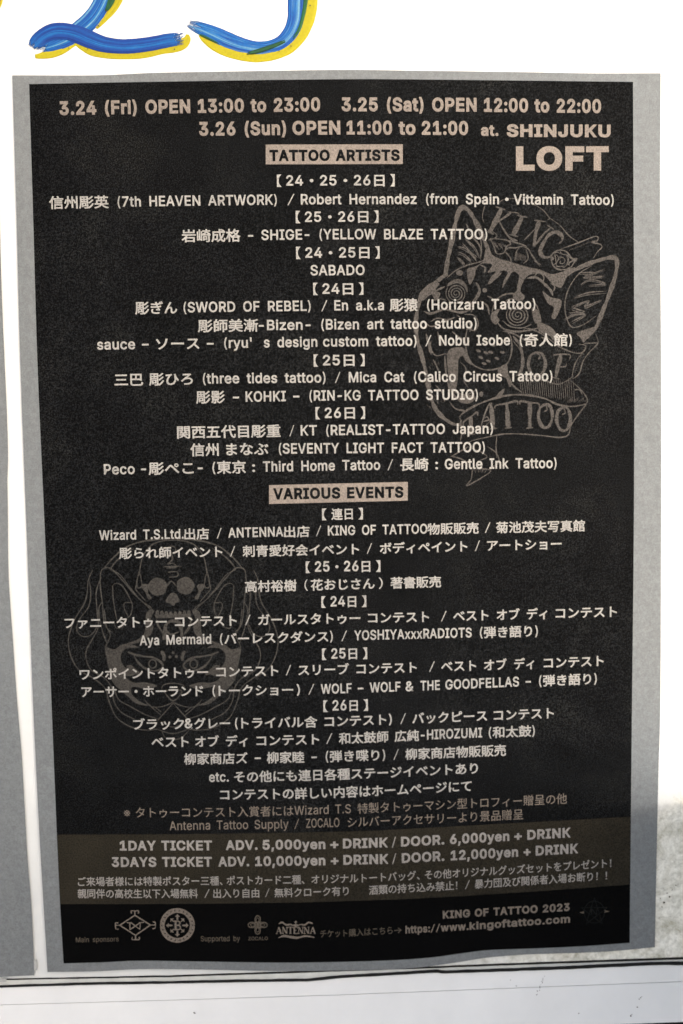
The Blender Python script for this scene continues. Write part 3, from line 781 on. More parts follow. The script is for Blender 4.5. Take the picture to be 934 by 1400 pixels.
line([('【25日】', 429, 498.7)], [(429, 499.8), (499, 499)], em=18)
line([('三巴', 156.7, 196), ('彫ひろ', 204, 263.9), ('(three tides tattoo)', 277.6, 445.2), ('/', 458, 465.8), ('Mica Cat', 477, 553), ('(Calico Circus Tattoo)', 566.2, 755.3)],
     [(156, 526.4), (280, 524.6), (480, 522.8), (755, 521.2)])
line([('彫影', 268.3, 307.7), ('-', 318.7, 327), ('KOHKI', 336, 391), ('-', 401, 409.5), ('(RIN-KG TATTOO STUDIO)', 423.3, 653.5)], [(268, 550.2), (340, 549.4), (424, 548), (654, 546.4)])
line([('【26日】', 431.5, 499.3)], [(431, 571.8), (499, 571)], em=18)
line([('関西五代目彫重', 242.3, 383.8), ('/', 395.8, 402.6), ('KT', 411.2, 433.5), ('(REALIST-TATTOO Japan)', 446.2, 674)], [(242, 598.2), (410, 595.6), (674, 592.8)])
line([('信州', 260.5, 299.2), ('まなぶ', 309.5, 367.3), ('(SEVENTY LIGHT FACT TATTOO)', 381.4, 663)], [(260, 622.2), (380, 620.4), (663, 618.4)])
line([('Peco', 142.3, 184.4), ('-彫ぺこ-', 193, 277.6), ('(東京', 290.6, 336.5), (':', 345, 349), ('Third Home Tattoo', 359.8, 520), ('/', 530, 537.7), ('長崎', 547.3, 586), (':', 595.2, 599), ('Gentle Ink Tattoo)', 608.3, 761)],
     [(142, 648.9), (280, 646.4), (500, 642.7), (761, 640)])
line([('【連日】', 440.5, 496.3)], [(440, 709.8), (497, 708.6)], em=17)
lo = dict(em=16.6, cap=13.8)
line([('Wizard T.S.Ltd.', 135.8, 251.3), ('出店', 252, 286), ('/', 296.5, 303.4), ('ANTENNA', 312.3, 387.4), ('出店', 388.4, 423.4), ('/', 432, 439.5), ('KING OF TATTOO', 448.4, 584.4), ('物販販売', 584.4, 654.6), ('/', 663, 670.7), ('菊池茂夫写真館', 678.2, 799.8)],
     [(135, 738.6), (250, 736.6), (420, 732.8), (584, 729.6), (800, 725)], **lo)
line([('彫られ師イベント', 163, 304.4), ('/', 314.7, 322), ('刺青愛好会イベント', 331.8, 491.2), ('/', 501.5, 509), ('ボディペイント', 519.3, 639.2), ('/', 649.5, 656.3), ('アートショー', 666, 768)],
     [(163, 762.8), (330, 760), (490, 756.8), (640, 753), (768, 749.6)], **lo)
line([('【25・26日】', 418.2, 520.3)], [(418, 782), (520, 780.4)], em=17)
line([('高村裕樹', 335.2, 405.6), ('（', 416.5, 421), ('花おじさん', 425, 512.5), ('）', 518, 523.5), ('著書販売', 534, 603.2)], [(335, 808.4), (603, 801.6)], **lo)
line([('【24日】', 439.5, 501)], [(439, 829.6), (501, 828.4)], em=17)
line([('ファニータトゥー', 88.6, 228.3), ('コンテスト', 239.3, 324), ('/', 335.2, 343), ('ガールスタトゥー', 353, 493), ('コンテスト', 503.2, 587), ('/', 603, 611), ('ベスト', 619.7, 668), ('オブ', 679, 710.7), ('ディ', 720.3, 748.4), ('コンテスト', 759.7, 843.6)],
     [(88, 858.2), (240, 856.2), (400, 853), (590, 849.4), (844, 842.4)], **lo)
line([('Aya Mermaid', 191.3, 289), ('(バーレスクダンス)', 301, 455.2), ('/', 466.9, 474.8), ('YOSHIYAxxxRADIOTS', 484.4, 645), ('(弾き語り)', 656.3, 735.4)],
     [(191, 882.4), (300, 880), (480, 875.6), (645, 871.4), (735, 869)], **lo)
line([('【25日】', 440.5, 502.2)], [(440, 901), (502, 899.6)], em=17)
line([('ワンポイントタトゥー', 109, 284.9), ('コンテスト', 295.8, 380.8), ('/', 390.8, 398.4), ('スリーブ', 408, 477.5), ('コンテスト', 487.4, 570), ('/', 586.8, 594.7), ('ベスト', 603.2, 651.2), ('オブ', 661.7, 693), ('ディ', 702.9, 730.6), ('コンテスト', 743.3, 825.5)],
     [(109, 928.4), (300, 924.8), (480, 921), (650, 916.2), (826, 909.6)], **lo)
line([('アーサー・ホーランド', 111.5, 278), ('(', 290.7, 294.6), ('トークショー', 299, 401), (')', 405.6, 410.4), ('/', 421.7, 430), ('WOLF', 438.8, 481), ('-', 489.5, 497), ('WOLF', 505.6, 547.7), ('&', 554.6, 565.5), ('THE', 575, 601.5), ('GOODFELLAS', 609, 709.7), ('-', 718.6, 726), ('(弾き語り)', 737, 816)],
     [(111, 952.2), (290, 950.8), (440, 948.8), (560, 945), (726, 937.8), (816, 934)], **lo)
line([('【26日】', 442.2, 503.2)], [(442, 972), (503, 970.4)], em=17)
line([('ブラック', 182.3, 252), ('&', 252.6, 264), ('グレー', 265.5, 314.8), ('(', 321.5, 325.5), ('トライバル含', 330, 434), ('コンテスト', 443.7, 528.5), (')', 531.5, 536), ('/', 547.4, 555.2), ('バックピース', 563.8, 666.2), ('コンテスト', 675, 757.4)],
     [(182, 996.6), (330, 995), (440, 993), (560, 988.8), (757, 981)], **lo)
line([('ベスト', 207.3, 258.3), ('オブ', 266.9, 299.8), ('ディ', 309, 338.8), ('コンテスト', 350.8, 436.8), ('/', 446, 454.6), ('和太鼓師', 463.4, 531.3), ('広純', 539.5, 573), ('-HIROZUMI', 575.5, 659.4), ('(和太鼓)', 668.3, 731.3)],
     [(207, 1021), (350, 1019), (460, 1016.2), (575, 1011.6), (731, 1005.4)], **lo)
line([('柳家商店ズ', 251.8, 338.8), ('-', 348.4, 357), ('柳家睦', 364.9, 416.3), ('-', 426, 433.4), ('(弾き喋り)', 445.4, 526.8), ('/', 538, 545.6), ('柳家商店物販販売', 554.2, 692)],
     [(251, 1044.2), (430, 1041.2), (555, 1037.6), (692, 1031.8)], **lo)
line([('etc.', 286, 313), ('その他にも連日各種ステージイベントあり', 320.3, 653.6)], [(286, 1069.2), (400, 1067), (520, 1063), (654, 1056.4)], **lo)
line([('コンテストの詳しい内容はホームページにて', 301, 645)], [(301, 1092.8), (420, 1091), (520, 1087.4), (645, 1080.6)], **lo)
sm = dict(mat='dull', em=15.6, cap=12.6, wl=0.006, wc=0.006, cond=0.8, thin=0.8)
line([('※タトゥーコンテスト入賞者には', 169.6, 401.5), ('Wizard T.S', 402.6, 479.9), ('特製タトゥーマシン型トロフィー贈呈の他', 489, 775.2)],
     [(169, 1117), (300, 1116.2), (400, 1114.4), (490, 1111.4), (600, 1106.2), (775, 1097.6)], **sm)
line([('Antenna Tattoo Supply', 232, 394.7), ('/', 402.6, 409.4), ('ZOCALO', 418.7, 464.2), ('シルバーアクセサリーより景品贈呈', 475.4, 715.2)],
     [(232, 1135.2), (395, 1132.6), (480, 1130), (600, 1125), (715, 1119)], **sm)

tk = dict(mat='ash', cap=13.8, wl=0.032)
head([('1DAY TICKET', 164, 290), ('ADV.', 308.8, 352.4), ('5,000yen', 359.2, 445), ('+', 451.8, 462.8), ('DRINK', 469, 530.6), ('/', 535.7, 541.6), ('DOOR.', 548.4, 607.7), ('6,000yen', 615.2, 696.5), ('+', 703.3, 713.6), ('DRINK', 721, 780.4)],
     [(164, 1163), (290, 1162.6), (440, 1161), (530, 1158.6), (608, 1154.6), (700, 1149.6), (781, 1144.8)], **tk)
head([('3DAYS TICKET', 153, 290), ('ADV.', 298.6, 341), ('10,000yen', 349, 445), ('+', 452.5, 463), ('DRINK', 469.6, 531.3), ('/', 536.2, 542), ('DOOR.', 549.5, 607.7), ('12,000yen', 616.3, 708.5), ('+', 716, 725.6), ('DRINK', 732.5, 790.7)],
     [(153, 1185.4), (290, 1185), (440, 1183.2), (531, 1181), (608, 1177), (700, 1171.8), (791, 1166.6)], **tk)
sn = dict(mat='ash', em=13.6, cap=11, wl=0.01, wc=0.014, thin=0.8)
line([('ご来場者様には特製ポスター三種、', 106.7, 304.5), ('ポストカード二種、', 310, 416.5), ('オリジナルトートバッグ、', 425.8, 574), ('その他オリジナルグッズセットをプレゼント！', 581, 836)],
     [(106, 1210.6), (300, 1209.4), (420, 1207.6), (500, 1205.6), (600, 1200.4), (720, 1193), (836, 1185)], **sn)
line([('親同伴の高校生以下入場無料', 106.4, 270.8), ('/', 279.4, 287), ('出入り自由', 291.7, 354.7), ('/', 362.6, 368.8), ('無料クローク有り', 375.4, 477), ('酒類の持ち込み禁止！', 504.6, 625.5), ('/', 635.8, 642.6), ('暴力団及び関係者入場お断り！！', 649.2, 830)],
     [(106, 1227), (290, 1226.8), (400, 1225.4), (500, 1222.6), (625, 1215.6), (720, 1209.4), (830, 1202.2)], **sn)

line([('Main sponsors', 104, 162.4)], [(104, 1288.4), (162, 1287.2)], mat='faint', cap=7, wl=0.006)
line([('Supported by', 274.7, 328.2)], [(274, 1287), (328, 1286.6)], mat='faint', cap=7.4, wl=0.006)
line([('チケット', 438, 475), ('購入はこちら', 477, 537), ('→', 539, 549.4)], [(438, 1281), (475, 1280), (550, 1275.2)], mat='faint', em=11.5, wc=0.006)
head([('https://', 554.5, 602), ('www.', 602.6, 641), ('kingoftattoo.com', 642, 779.5)], [(554, 1276.4), (640, 1271.6), (779, 1261.4)], mat='dull', cap=10.8, wl=0.03)
head([('KING OF TATTOO 2023', 605.5, 779)], [(605, 1256.2), (779, 1245.4)], mat='dull', cap=11, wl=0.034)


# ------------------------------------------------------------------ emblems printed under the lettering
d = Drawing(560, 260, 3.113)
# ears, face outline
d.stroke([(152, 368), (162, 300), (180, 215), (198, 130), (212, 85), (232, 74), (258, 95), (290, 150), (315, 205), (335, 255), (345, 290)], 19, 0.7)
d.stroke([(160, 355), (120, 385), (82, 410), (52, 445), (36, 500), (27, 560), (32, 630), (48, 690), (66, 760), (84, 850), (105, 920), (140, 965), (185, 995), (218, 998)], 17, 0.8)
d.fill([(325, 250), (352, 275), (385, 292), (440, 308), (500, 326), (555, 338), (610, 357), (680, 335), (705, 328), (692, 352), (668, 372), (655, 400), (640, 416), (605, 395), (572, 362), (525, 356), (497, 370), (480, 400), (472, 430), (490, 450), (480, 470), (446, 465), (440, 445), (455, 428), (460, 400), (466, 362), (440, 348), (420, 376), (396, 416), (400, 388), (418, 350), (390, 345), (352, 386), (333, 402), (345, 372), (366, 346), (332, 350), (352, 318), (312, 312), (286, 332), (276, 370), (258, 402), (248, 378), (246, 336), (276, 326), (312, 302)])
d.stroke([(160, 372), (200, 340), (250, 318), (300, 305), (330, 290)], 5)
d.stroke([(685, 350), (740, 322), (800, 300), (862, 286), (882, 298), (879, 350), (862, 410), (838, 475), (812, 540), (790, 590), (752, 628)], 17, 0.8)
d.fill([(792, 585), (765, 588), (712, 608), (728, 628), (740, 648), (757, 630)])
d.stroke([(775, 322), (722, 355), (682, 410), (663, 470), (665, 530), (690, 582), (740, 572), (795, 535)], 4)
rr0 = random.Random(9)
for p in ([(720, 352), (785, 350), (745, 366), (832, 336)], [(728, 402), (770, 380), (832, 398), (760, 405)], [(700, 456), (762, 436), (838, 430)], [(690, 496), (765, 470), (745, 495), (820, 466)],
          [(678, 522), (745, 518), (690, 500)], [(735, 372), (830, 366)], [(660, 548), (700, 530), (748, 528), (690, 560)],
          [(208, 240), (240, 250), (290, 286)], [(222, 222), (258, 262), (285, 300)], [(203, 285), (222, 300), (236, 318)], [(240, 142), (262, 180), (300, 240), (304, 268)], [(205, 262), (235, 275), (262, 300)],
          [(235, 205), (275, 240), (298, 285)], [(300, 190), (306, 240), (300, 290)]):
    d.stroke(p, 4.6, 0.15, wob=0.3)
    d.stroke([(x + rr0.uniform(-4, 4), y + 7 + rr0.uniform(-3, 3)) for x, y in p], 3.0, 0.15, wob=0.3)
# eyes
d.spiral(198, 440, 44, 3.6, 4.5); d.spiral(461, 532, 50, 3.6, 5.0, 0.95)
d.fill([(158, 410), (172, 390), (200, 378), (228, 386), (245, 412), (246, 436), (232, 412), (205, 396), (180, 402)])
d.fill([(350, 522), (384, 505), (372, 535), (384, 552), (366, 572), (347, 552)])
d.fill([(522, 498), (552, 520), (560, 562), (536, 566), (524, 535)])
d.stroke([(350, 520), (368, 470), (400, 446), (440, 440), (452, 455)], 6); d.stroke([(520, 470), (540, 490), (552, 520)], 6)
d.stroke([(372, 560), (400, 590), (450, 602), (510, 596), (555, 585)], 8); d.stroke([(395, 555), (430, 580), (480, 586), (520, 570)], 5)
d.stroke([(60, 515), (90, 525), (150, 508), (215, 520), (262, 510)], 9, 0.2); d.stroke([(50, 470), (90, 440), (150, 410)], 9, 0.2)
d.fill([(66, 420), (110, 395), (128, 400), (110, 425), (132, 440), (112, 470), (90, 440), (60, 460)])
d.stroke([(232, 528), (272, 532), (292, 562), (280, 596), (240, 590)], 5); d.stroke([(200, 530), (230, 556), (222, 585)], 5)
d.fill([(545, 560), (580, 572), (610, 590), (630, 626), (612, 640), (596, 618), (570, 612), (548, 592)])
d.fill([(566, 430), (600, 455), (642, 466), (646, 490), (622, 545), (604, 540), (614, 500), (588, 480)])
d.disc(213, 352, 15, 12); d.disc(320, 426, 10); d.disc(305, 868, 9, 11)
d.stroke([(283, 392), (298, 425), (286, 456), (268, 480)], 12, 0.2)
d.stroke([(340, 400), (368, 372), (392, 350)], 8, 0.2); d.stroke([(500, 375), (540, 372), (575, 400), (590, 420)], 9, 0.2)
d.stroke([(570, 395), (600, 425), (610, 450)], 10, 0.2)
# nose and muzzle
d.stroke([(245, 590), (238, 640), (246, 700), (270, 742), (320, 764), (372, 760), (415, 738), (434, 690), (432, 630), (415, 600)], 6, 0.6)
for x, y, r in ((293, 684, .3), (325, 692, .4), (345, 690, .3), (372, 716, .4), (303, 712, .5), (335, 727, .4), (318, 738, .3), (395, 690, .2), (355, 660, .2)):
    d.disc(x, y, 11, 5.5, r, 12)
d.fill([(162, 690), (200, 668), (236, 676), (252, 720), (266, 745), (240, 728), (226, 706), (208, 725), (206, 790), (196, 850), (174, 838), (164, 780)])
d.stroke([(92, 640), (88, 672), (112, 704), (148, 697), (166, 700)], 5); d.stroke([(150, 705), (156, 780), (172, 845), (208, 890), (250, 902), (292, 880)], 8)
d.stroke([(190, 860), (240, 870), (285, 850)], 6); d.fill([(200, 880), (240, 870), (280, 878), (262, 905), (220, 905)])
d.stroke([(215, 730), (240, 760), (232, 810), (250, 840)], 5); d.stroke([(70, 610), (84, 660), (92, 700)], 11, 0.2)
d.fill([(376, 764), (412, 740), (420, 780), (436, 818), (426, 838), (410, 800), (386, 790)]); d.stroke([(426, 815), (450, 840), (480, 862)], 6)
d.stroke([(440, 620), (470, 660), (482, 720), (474, 770), (452, 792)], 12, 0.2); d.fill([(365, 884), (384, 858), (405, 844), (398, 866), (384, 884)])
d.stroke([(395, 600), (440, 610), (500, 640), (540, 640)], 7, 0.2)
# ribbon OF
d.stroke([(480, 600), (500, 588), (552, 606), (610, 645), (640, 668), (700, 692), (736, 690), (750, 662), (720, 655)], 5)
d.stroke([(736, 692), (712, 724), (698, 760), (694, 800), (722, 780), (738, 730), (765, 690), (802, 650), (792, 612)], 4.5)
d.stroke([(742, 652), (800, 650)], 4); d.stroke([(470, 800), (520, 800), (580, 812), (630, 826), (668, 812), (698, 790)], 5)
d.stroke([(440, 640), (474, 690), (476, 760)], 4)
for i in range(26):
    x = 470 + i * 9.0
    d.stroke([(x, 806 + 8 * math.sin(i)), (x + 3, 838 + 10 * math.sin(i * 1.7)), (x + 7, 866 + i * 1.4)], 2.4, 0.2)
d.stroke([(540, 690), (515, 705), (506, 745), (522, 785), (548, 792), (572, 768), (578, 730), (562, 695), (540, 690)], 12, 0.8); d.stroke([(540, 692), (556, 706), (548, 720)], 6)
d.stroke([(645, 700), (632, 750), (622, 798)], 16, 0.7); d.stroke([(610, 702), (650, 698), (684, 702), (680, 722)], 6); d.stroke([(634, 752), (664, 750), (668, 738)], 6); d.stroke([(606, 796), (640, 804)], 5)
# ribbon TATTOO
d.stroke([(222, 985), (215, 962), (255, 930), (330, 896), (420, 873), (500, 872), (572, 886), (640, 915), (700, 920), (752, 910)], 8, 0.6)
d.stroke([(685, 810), (725, 845), (752, 880), (755, 905), (718, 955), (688, 1000), (676, 1040), (640, 1052), (560, 1044), (480, 1038), (400, 1038), (335, 1050), (262, 1068), (250, 1085)], 5)
d.stroke([(216, 970), (222, 1030), (216, 1070)], 5); d.stroke([(700, 850), (724, 850), (735, 870)], 4)


def tee(x0, y0, x1, y1, sx0, sy0, sx1, sy1, w=17):
    d.stroke([(x0, y0 + 14), (x0 + 3, y0), ((x0 + x1) / 2, (y0 + y1) / 2 + 1), (x1 - 3, y1), (x1, y1 + 16)], 8, 0.5)
    d.stroke([(sx0, sy0), (sx1, sy1)], w, 0.9); d.stroke([(sx1 - 15, sy1 + 1), (sx1 + 15, sy1 - 2)], 6, 0.6)


tee(228, 985, 290, 945, 260, 965, 264, 1040)
d.stroke([(345, 905), (352, 960), (356, 1015)], 17, 0.9); d.stroke([(340, 905), (318, 960), (300, 1020)], 6); d.stroke([(312, 985), (350, 975)], 5); d.stroke([(310, 975), (330, 965), (340, 985), (325, 1000)], 4); d.stroke([(340, 1017), (374, 1013)], 6)
tee(364, 916, 460, 898, 414, 908, 420, 1012); tee(470, 898, 552, 908, 512, 906, 512, 1012)
for cx, cy in ((578, 962), (655, 975)):
    d.stroke([(cx, cy - 52), (cx - 24, cy - 32), (cx - 28, cy + 12), (cx - 10, cy + 46), (cx + 16, cy + 42), (cx + 30, cy), (cx + 20, cy - 42), (cx, cy - 52)], 13, 0.8)
    d.stroke([(cx, cy - 50), (cx + 8, cy - 28), (cx - 6, cy - 20)], 5)
# ribbon KING
d.stroke([(322, 60), (310, 110), (318, 140)], 4); d.stroke([(372, 60), (400, 40), (440, 36), (500, 48), (560, 78), (588, 108), (596, 122), (585, 126)], 4)
d.stroke([(596, 118), (640, 150), (680, 195), (720, 222)], 4); d.stroke([(640, 252), (715, 225), (794, 196), (800, 214), (775, 222), (812, 230), (818, 245), (800, 262), (782, 290)], 5)
d.stroke([(392, 76), (372, 120), (342, 178)], 19, 0.9); d.stroke([(366, 70), (408, 84)], 6); d.stroke([(330, 176), (360, 188)], 6)
d.stroke([(432, 96), (405, 115), (372, 138)], 9, 0.5); d.stroke([(382, 132), (402, 170), (430, 205), (460, 215)], 8, 0.4); d.stroke([(418, 92), (462, 98), (466, 112)], 5)
d.stroke([(480, 112), (462, 150), (440, 192)], 18, 0.9); d.stroke([(456, 106), (502, 116)], 6); d.stroke([(424, 188), (462, 198)], 6)
d.stroke([(552, 132), (538, 180), (530, 240)], 16, 0.6); d.stroke([(530, 128), (580, 134)], 6); d.stroke([(548, 150), (515, 185), (488, 212)], 5); d.stroke([(600, 160), (568, 190), (532, 238)], 8, 0.5); d.stroke([(585, 148), (615, 168)], 6)
d.stroke([(650, 216), (648, 194), (622, 178), (592, 192), (566, 232), (556, 264), (574, 286), (604, 282)], 15, 0.45); d.stroke([(650, 216), (636, 228)], 7)
# roses and leaves
d.stroke([(600, 282), (618, 262), (640, 255), (668, 262), (692, 292), (712, 292), (700, 308), (682, 332), (640, 338), (612, 322), (600, 282)], 6, 0.8)
d.stroke([(634, 296), (650, 286), (662, 298), (654, 312), (640, 310), (644, 300)], 4)
for p in ([(608, 284), (626, 276), (634, 292), (622, 312), (612, 318)], [(640, 258), (648, 272), (668, 276), (690, 292)], [(668, 276), (674, 296), (668, 320), (650, 332)], [(700, 300), (684, 306), (674, 318)],
          [(622, 322), (640, 326), (660, 322)], [(614, 268), (630, 264), (644, 272)], [(690, 296), (698, 312), (684, 328), (668, 334)]):
    d.stroke(p, 4, 0.4)
d.fill([(690, 292), (712, 290), (700, 304)]); d.fill([(600, 280), (616, 290), (606, 300)])
d.stroke([(632, 292), (640, 284), (652, 286)], 3); d.stroke([(618, 270), (626, 320)], 4); d.stroke([(676, 280), (680, 325)], 4)
d.stroke([(342, 205), (382, 208), (420, 215), (430, 230), (412, 240), (402, 266), (372, 270), (360, 240), (342, 205)], 5, 0.8)
d.stroke([(335, 170), (360, 180), (372, 196), (350, 210), (334, 212)], 4); d.stroke([(400, 268), (420, 246), (450, 246), (478, 240), (505, 250), (520, 275), (555, 325)], 5)
d.stroke([(425, 215), (470, 228), (500, 240)], 6); d.stroke([(408, 262), (430, 290), (432, 308)], 5); d.stroke([(470, 240), (455, 262), (450, 300)], 4); d.stroke([(495, 250), (505, 290), (485, 312)], 5); d.stroke([(530, 300), (560, 318)], 5)
for i in range(9):
    d.stroke([(352 + 7 * i, 216 + 2 * i), (368 + 6 * i, 240 + (i % 3) * 7)], 2.2, 0.5); d.stroke([(452 + 5 * i, 262 + 2 * i), (448 + 6 * i, 300)], 2.2, 0.5)
# tail below the ribbon
d.stroke([(372, 1040), (368, 1090), (372, 1140)], 4); d.stroke([(180, 1132), (215, 1112), (250, 1092)], 5); d.stroke([(175, 1132), (215, 1142), (250, 1160)], 5)
d.stroke([(330, 1090), (370, 1120), (380, 1160), (345, 1180)], 4); d.stroke([(268, 1180), (262, 1230), (242, 1258), (300, 1228), (345, 1192), (268, 1184)], 5); d.stroke([(262, 1098), (300, 1112), (330, 1135), (300, 1150)], 4)
for i in range(8): d.stroke([(268 + 9 * i, 1186), (276 + 6 * i, 1198 + (i % 2) * 6)], 2.2, 0.5)
rr = random.Random(5)
for p in ([(300, 318), (322, 330), (318, 352)], [(355, 330), (372, 336), (366, 352)], [(520, 345), (540, 352), (530, 368)], [(560, 350), (572, 372), (566, 392)], [(600, 395), (618, 410), (612, 432)],
          [(258, 470), (268, 500), (262, 520)], [(300, 470), (330, 492), (340, 530)], [(330, 450), (352, 462), (360, 480)], [(410, 470), (440, 462), (470, 474)], [(96, 470), (128, 462), (158, 470)],
          [(88, 560), (120, 545), (160, 552), (196, 540)], [(60, 560), (92, 580), (128, 570)], [(180, 600), (206, 622), (232, 640)], [(250, 560), (262, 580), (256, 604)], [(560, 625), (586, 640), (602, 660)],
          [(100, 720), (120, 760), (130, 810)], [(110, 830), (138, 860), (150, 900)], [(170, 900), (196, 930), (240, 940)], [(120, 600), (126, 636), (140, 660)], [(540, 600), (580, 606), (600, 622)]):
    d.stroke(p, 6.5, 0.15)
for k in range(34):
    x, y = 70 + rr.uniform(0, 60), 700 + rr.uniform(0, 230)
    d.stroke([(x, y), (x + rr.uniform(4, 10), y + rr.uniform(5, 14))], 2.4, 0.3)
for k in range(14):
    x = 690 + k * 8
    d.stroke([(x - 10, 258 + k * -3.2), (x - 4, 250 + k * -3.0)], 2.2, 0.5); d.stroke([(620 + 9 * k, 672 + 1.6 * k), (624 + 9 * k, 684 + 1.2 * k)], 2.2, 0.5)
    d.stroke([(700 + 3.4 * k, 780 - 9 * k), (708 + 3.4 * k, 774 - 9 * k)], 2.2, 0.5); d.stroke([(670 + 6 * k, 905 - k * 0.4), (676 + 6 * k, 893 - (k % 4) * 4)], 2.2, 0.5)
d.link('cat_emblem', M['emblem'], poster)

d = Drawing(70, 720, 2.919)
CX = 487
B = lambda pts, w=4.5, t=0.5: d.both(CX, 'stroke', pts, w, t)
FB = lambda pts: d.both(CX, 'fill', pts)
B([(225, 520), (218, 480), (236, 432), (212, 380), (204, 300), (196, 235), (198, 185), (210, 166), (240, 168), (285, 215), (335, 272), (372, 305), (398, 322), (402, 342)])
B([(236, 172), (275, 192), (312, 240), (352, 288), (385, 318), (408, 345)], 4)
B([(245, 235), (260, 226), (285, 238), (310, 278), (324, 315), (318, 350), (304, 366)], 4); B([(245, 235), (248, 290), (256, 340), (264, 378)], 4); B([(322, 304), (294, 304), (292, 326), (308, 360)], 4); B([(252, 388), (262, 406), (290, 398)], 4)
B([(204, 300), (190, 330), (200, 400), (224, 470)], 4); B([(212, 330), (222, 400), (240, 420)], 4)
B([(212, 164), (250, 122), (300, 82), (360, 60), (420, 52), (487, 47)], 6, 0.8); B([(238, 166), (262, 136), (300, 104), (330, 88)], 5)
B([(166, 172), (148, 215), (144, 262), (132, 308), (96, 366), (72, 430), (70, 480), (84, 530), (114, 574), (170, 606), (215, 645), (232, 700), (262, 762), (320, 800), (380, 812), (425, 808)], 4.5, 0.7)
B([(150, 206), (158, 260), (150, 318), (112, 372), (102, 408), (118, 434), (146, 438), (172, 420), (184, 392)], 4.2, 0.7)
B([(200, 200), (180, 262), (184, 340), (188, 400), (164, 450), (142, 490), (140, 530), (160, 572), (210, 602), (240, 640), (252, 700), (282, 742), (335, 770)], 4.5, 0.7)
B([(250, 640), (270, 690), (320, 720), (380, 752), (430, 768)], 4)
B([(487, 54), (440, 58), (398, 76), (366, 120), (354, 170), (352, 195)], 4.5, 0.8); B([(352, 175), (342, 222), (346, 244), (362, 236), (356, 190)], 4.5); B([(342, 226), (338, 250), (356, 272), (380, 300)], 4)
d.disc(425, 240, 38, 36, 0, 26, 0.03); d.disc(536, 236, 36, 35, 0, 26, 0.03)
FB([(360, 232), (378, 228), (392, 236), (386, 262), (402, 284), (388, 290), (376, 262), (366, 250)])
d.fill([(468, 276), (482, 264), (496, 266), (508, 282), (512, 300), (498, 304), (488, 316), (472, 306), (456, 300)])
d.stroke([(462, 238), (480, 218), (500, 238)], 5)
for i in range(8): d.disc(424 + 18 * i, 352 - 2 * abs(i - 3.5), 7.5, 13, 0, 10, 0.1)
d.fill([(412, 352), (560, 348), (556, 362), (420, 366)], False)
FB([(380, 345), (398, 330), (412, 336), (402, 356), (396, 380), (408, 400), (398, 430), (372, 450), (340, 466), (300, 468), (345, 450), (372, 425), (376, 390)])
d.stroke([(452, 452), (456, 400), (470, 380), (490, 376), (510, 384), (520, 410), (522, 448)], 14, 0.8); d.stroke([(455, 410), (478, 430), (510, 420)], 8); d.stroke([(420, 370), (430, 400), (452, 430)], 9, 0.3); d.stroke([(560, 362), (552, 400), (530, 430)], 9, 0.3)
FB([(216, 482), (252, 490), (284, 470), (322, 470), (350, 484), (308, 484), (284, 500), (278, 530), (296, 562), (330, 574), (346, 582), (322, 596), (296, 598), (330, 622), (380, 622), (424, 636), (380, 648), (326, 640), (322, 668), (352, 696), (388, 714), (340, 706), (300, 672), (262, 640), (240, 610), (230, 566), (222, 526)])
B([(306, 500), (338, 512), (372, 518), (412, 524), (444, 548), (440, 566), (412, 576), (372, 564), (346, 540), (330, 514)], 8, 0.6); d.both(CX, 'fill', [(300, 560), (318, 552), (340, 570), (360, 590), (340, 590)])
d.ring(405, 548, 15, 17, 5); d.ring(2 * CX - 405, 548, 15, 17, 5)
B([(440, 496), (450, 515), (450, 536)], 12, 0.5); d.disc(474, 520, 6); d.disc(500, 518, 6); d.disc(487, 503, 6)
d.stroke([(440, 655), (446, 634), (470, 626), (500, 626), (528, 634), (535, 655)], 4); d.stroke([(452, 662), (487, 695), (522, 660), (500, 650), (470, 652), (452, 662)], 5)
B([(487, 700), (462, 712), (430, 720), (395, 716), (372, 690)], 4); B([(487, 704), (455, 740), (424, 774)], 4.5); B([(412, 718), (440, 740)], 4)
B([(380, 700), (412, 730), (438, 752)], 4)
d.stroke([(440, 812), (456, 842), (487, 850), (520, 842), (552, 812)], 4); d.stroke([(440, 780), (487, 800), (545, 776)], 3.5); d.stroke([(420, 808), (487, 826), (555, 806)], 4)
d.ring(482, 92, 15, 14, 4); d.stroke([(478, 96), (484, 130), (464, 150), (484, 146), (500, 160), (460, 166)], 5); d.stroke([(448, 160), (520, 158)], 4); d.stroke([(466, 182), (502, 180), (504, 198), (470, 202)], 5)
d.link('skull_emblem', M['emblem_dark'], poster)

# ------------------------------------------------------------------ sponsors' marks along the foot
d = Drawing(off=0.75 * MM)
d.stroke([(163.9, 1265), (184.6, 1251.4), (205.8, 1264.6), (185.6, 1278.8), (163.9, 1265)], 1.8, 1.0, wob=0.0) if False else None
for a, b in (((163.6, 1265.2), (184.6, 1251.2)), ((184.2, 1251.2), (206, 1264.8)), ((206, 1264.4), (185.2, 1279)), ((185.6, 1279), (163.6, 1264.8))):
    d.stroke([a, b], 1.7, 1.0, wob=0.03)
d.stroke([(163.8, 1265), (158, 1265)], 1.5, 1.0); d.stroke([(206, 1264.6), (212, 1264.6)], 1.5, 1.0); d.stroke([(184.5, 1251.4), (184.5, 1246)], 1.5, 1.0); d.stroke([(185.3, 1278.8), (185.6, 1284)], 1.5, 1.0)
d.stroke([(162, 1262), (158.5, 1261.5), (158, 1265), (158.5, 1270), (162.5, 1270.5)], 1.6, 0.9); d.stroke([(209, 1260.5), (212.3, 1261), (212.6, 1264.6), (212, 1269), (208.5, 1269.5)], 1.6, 0.9)
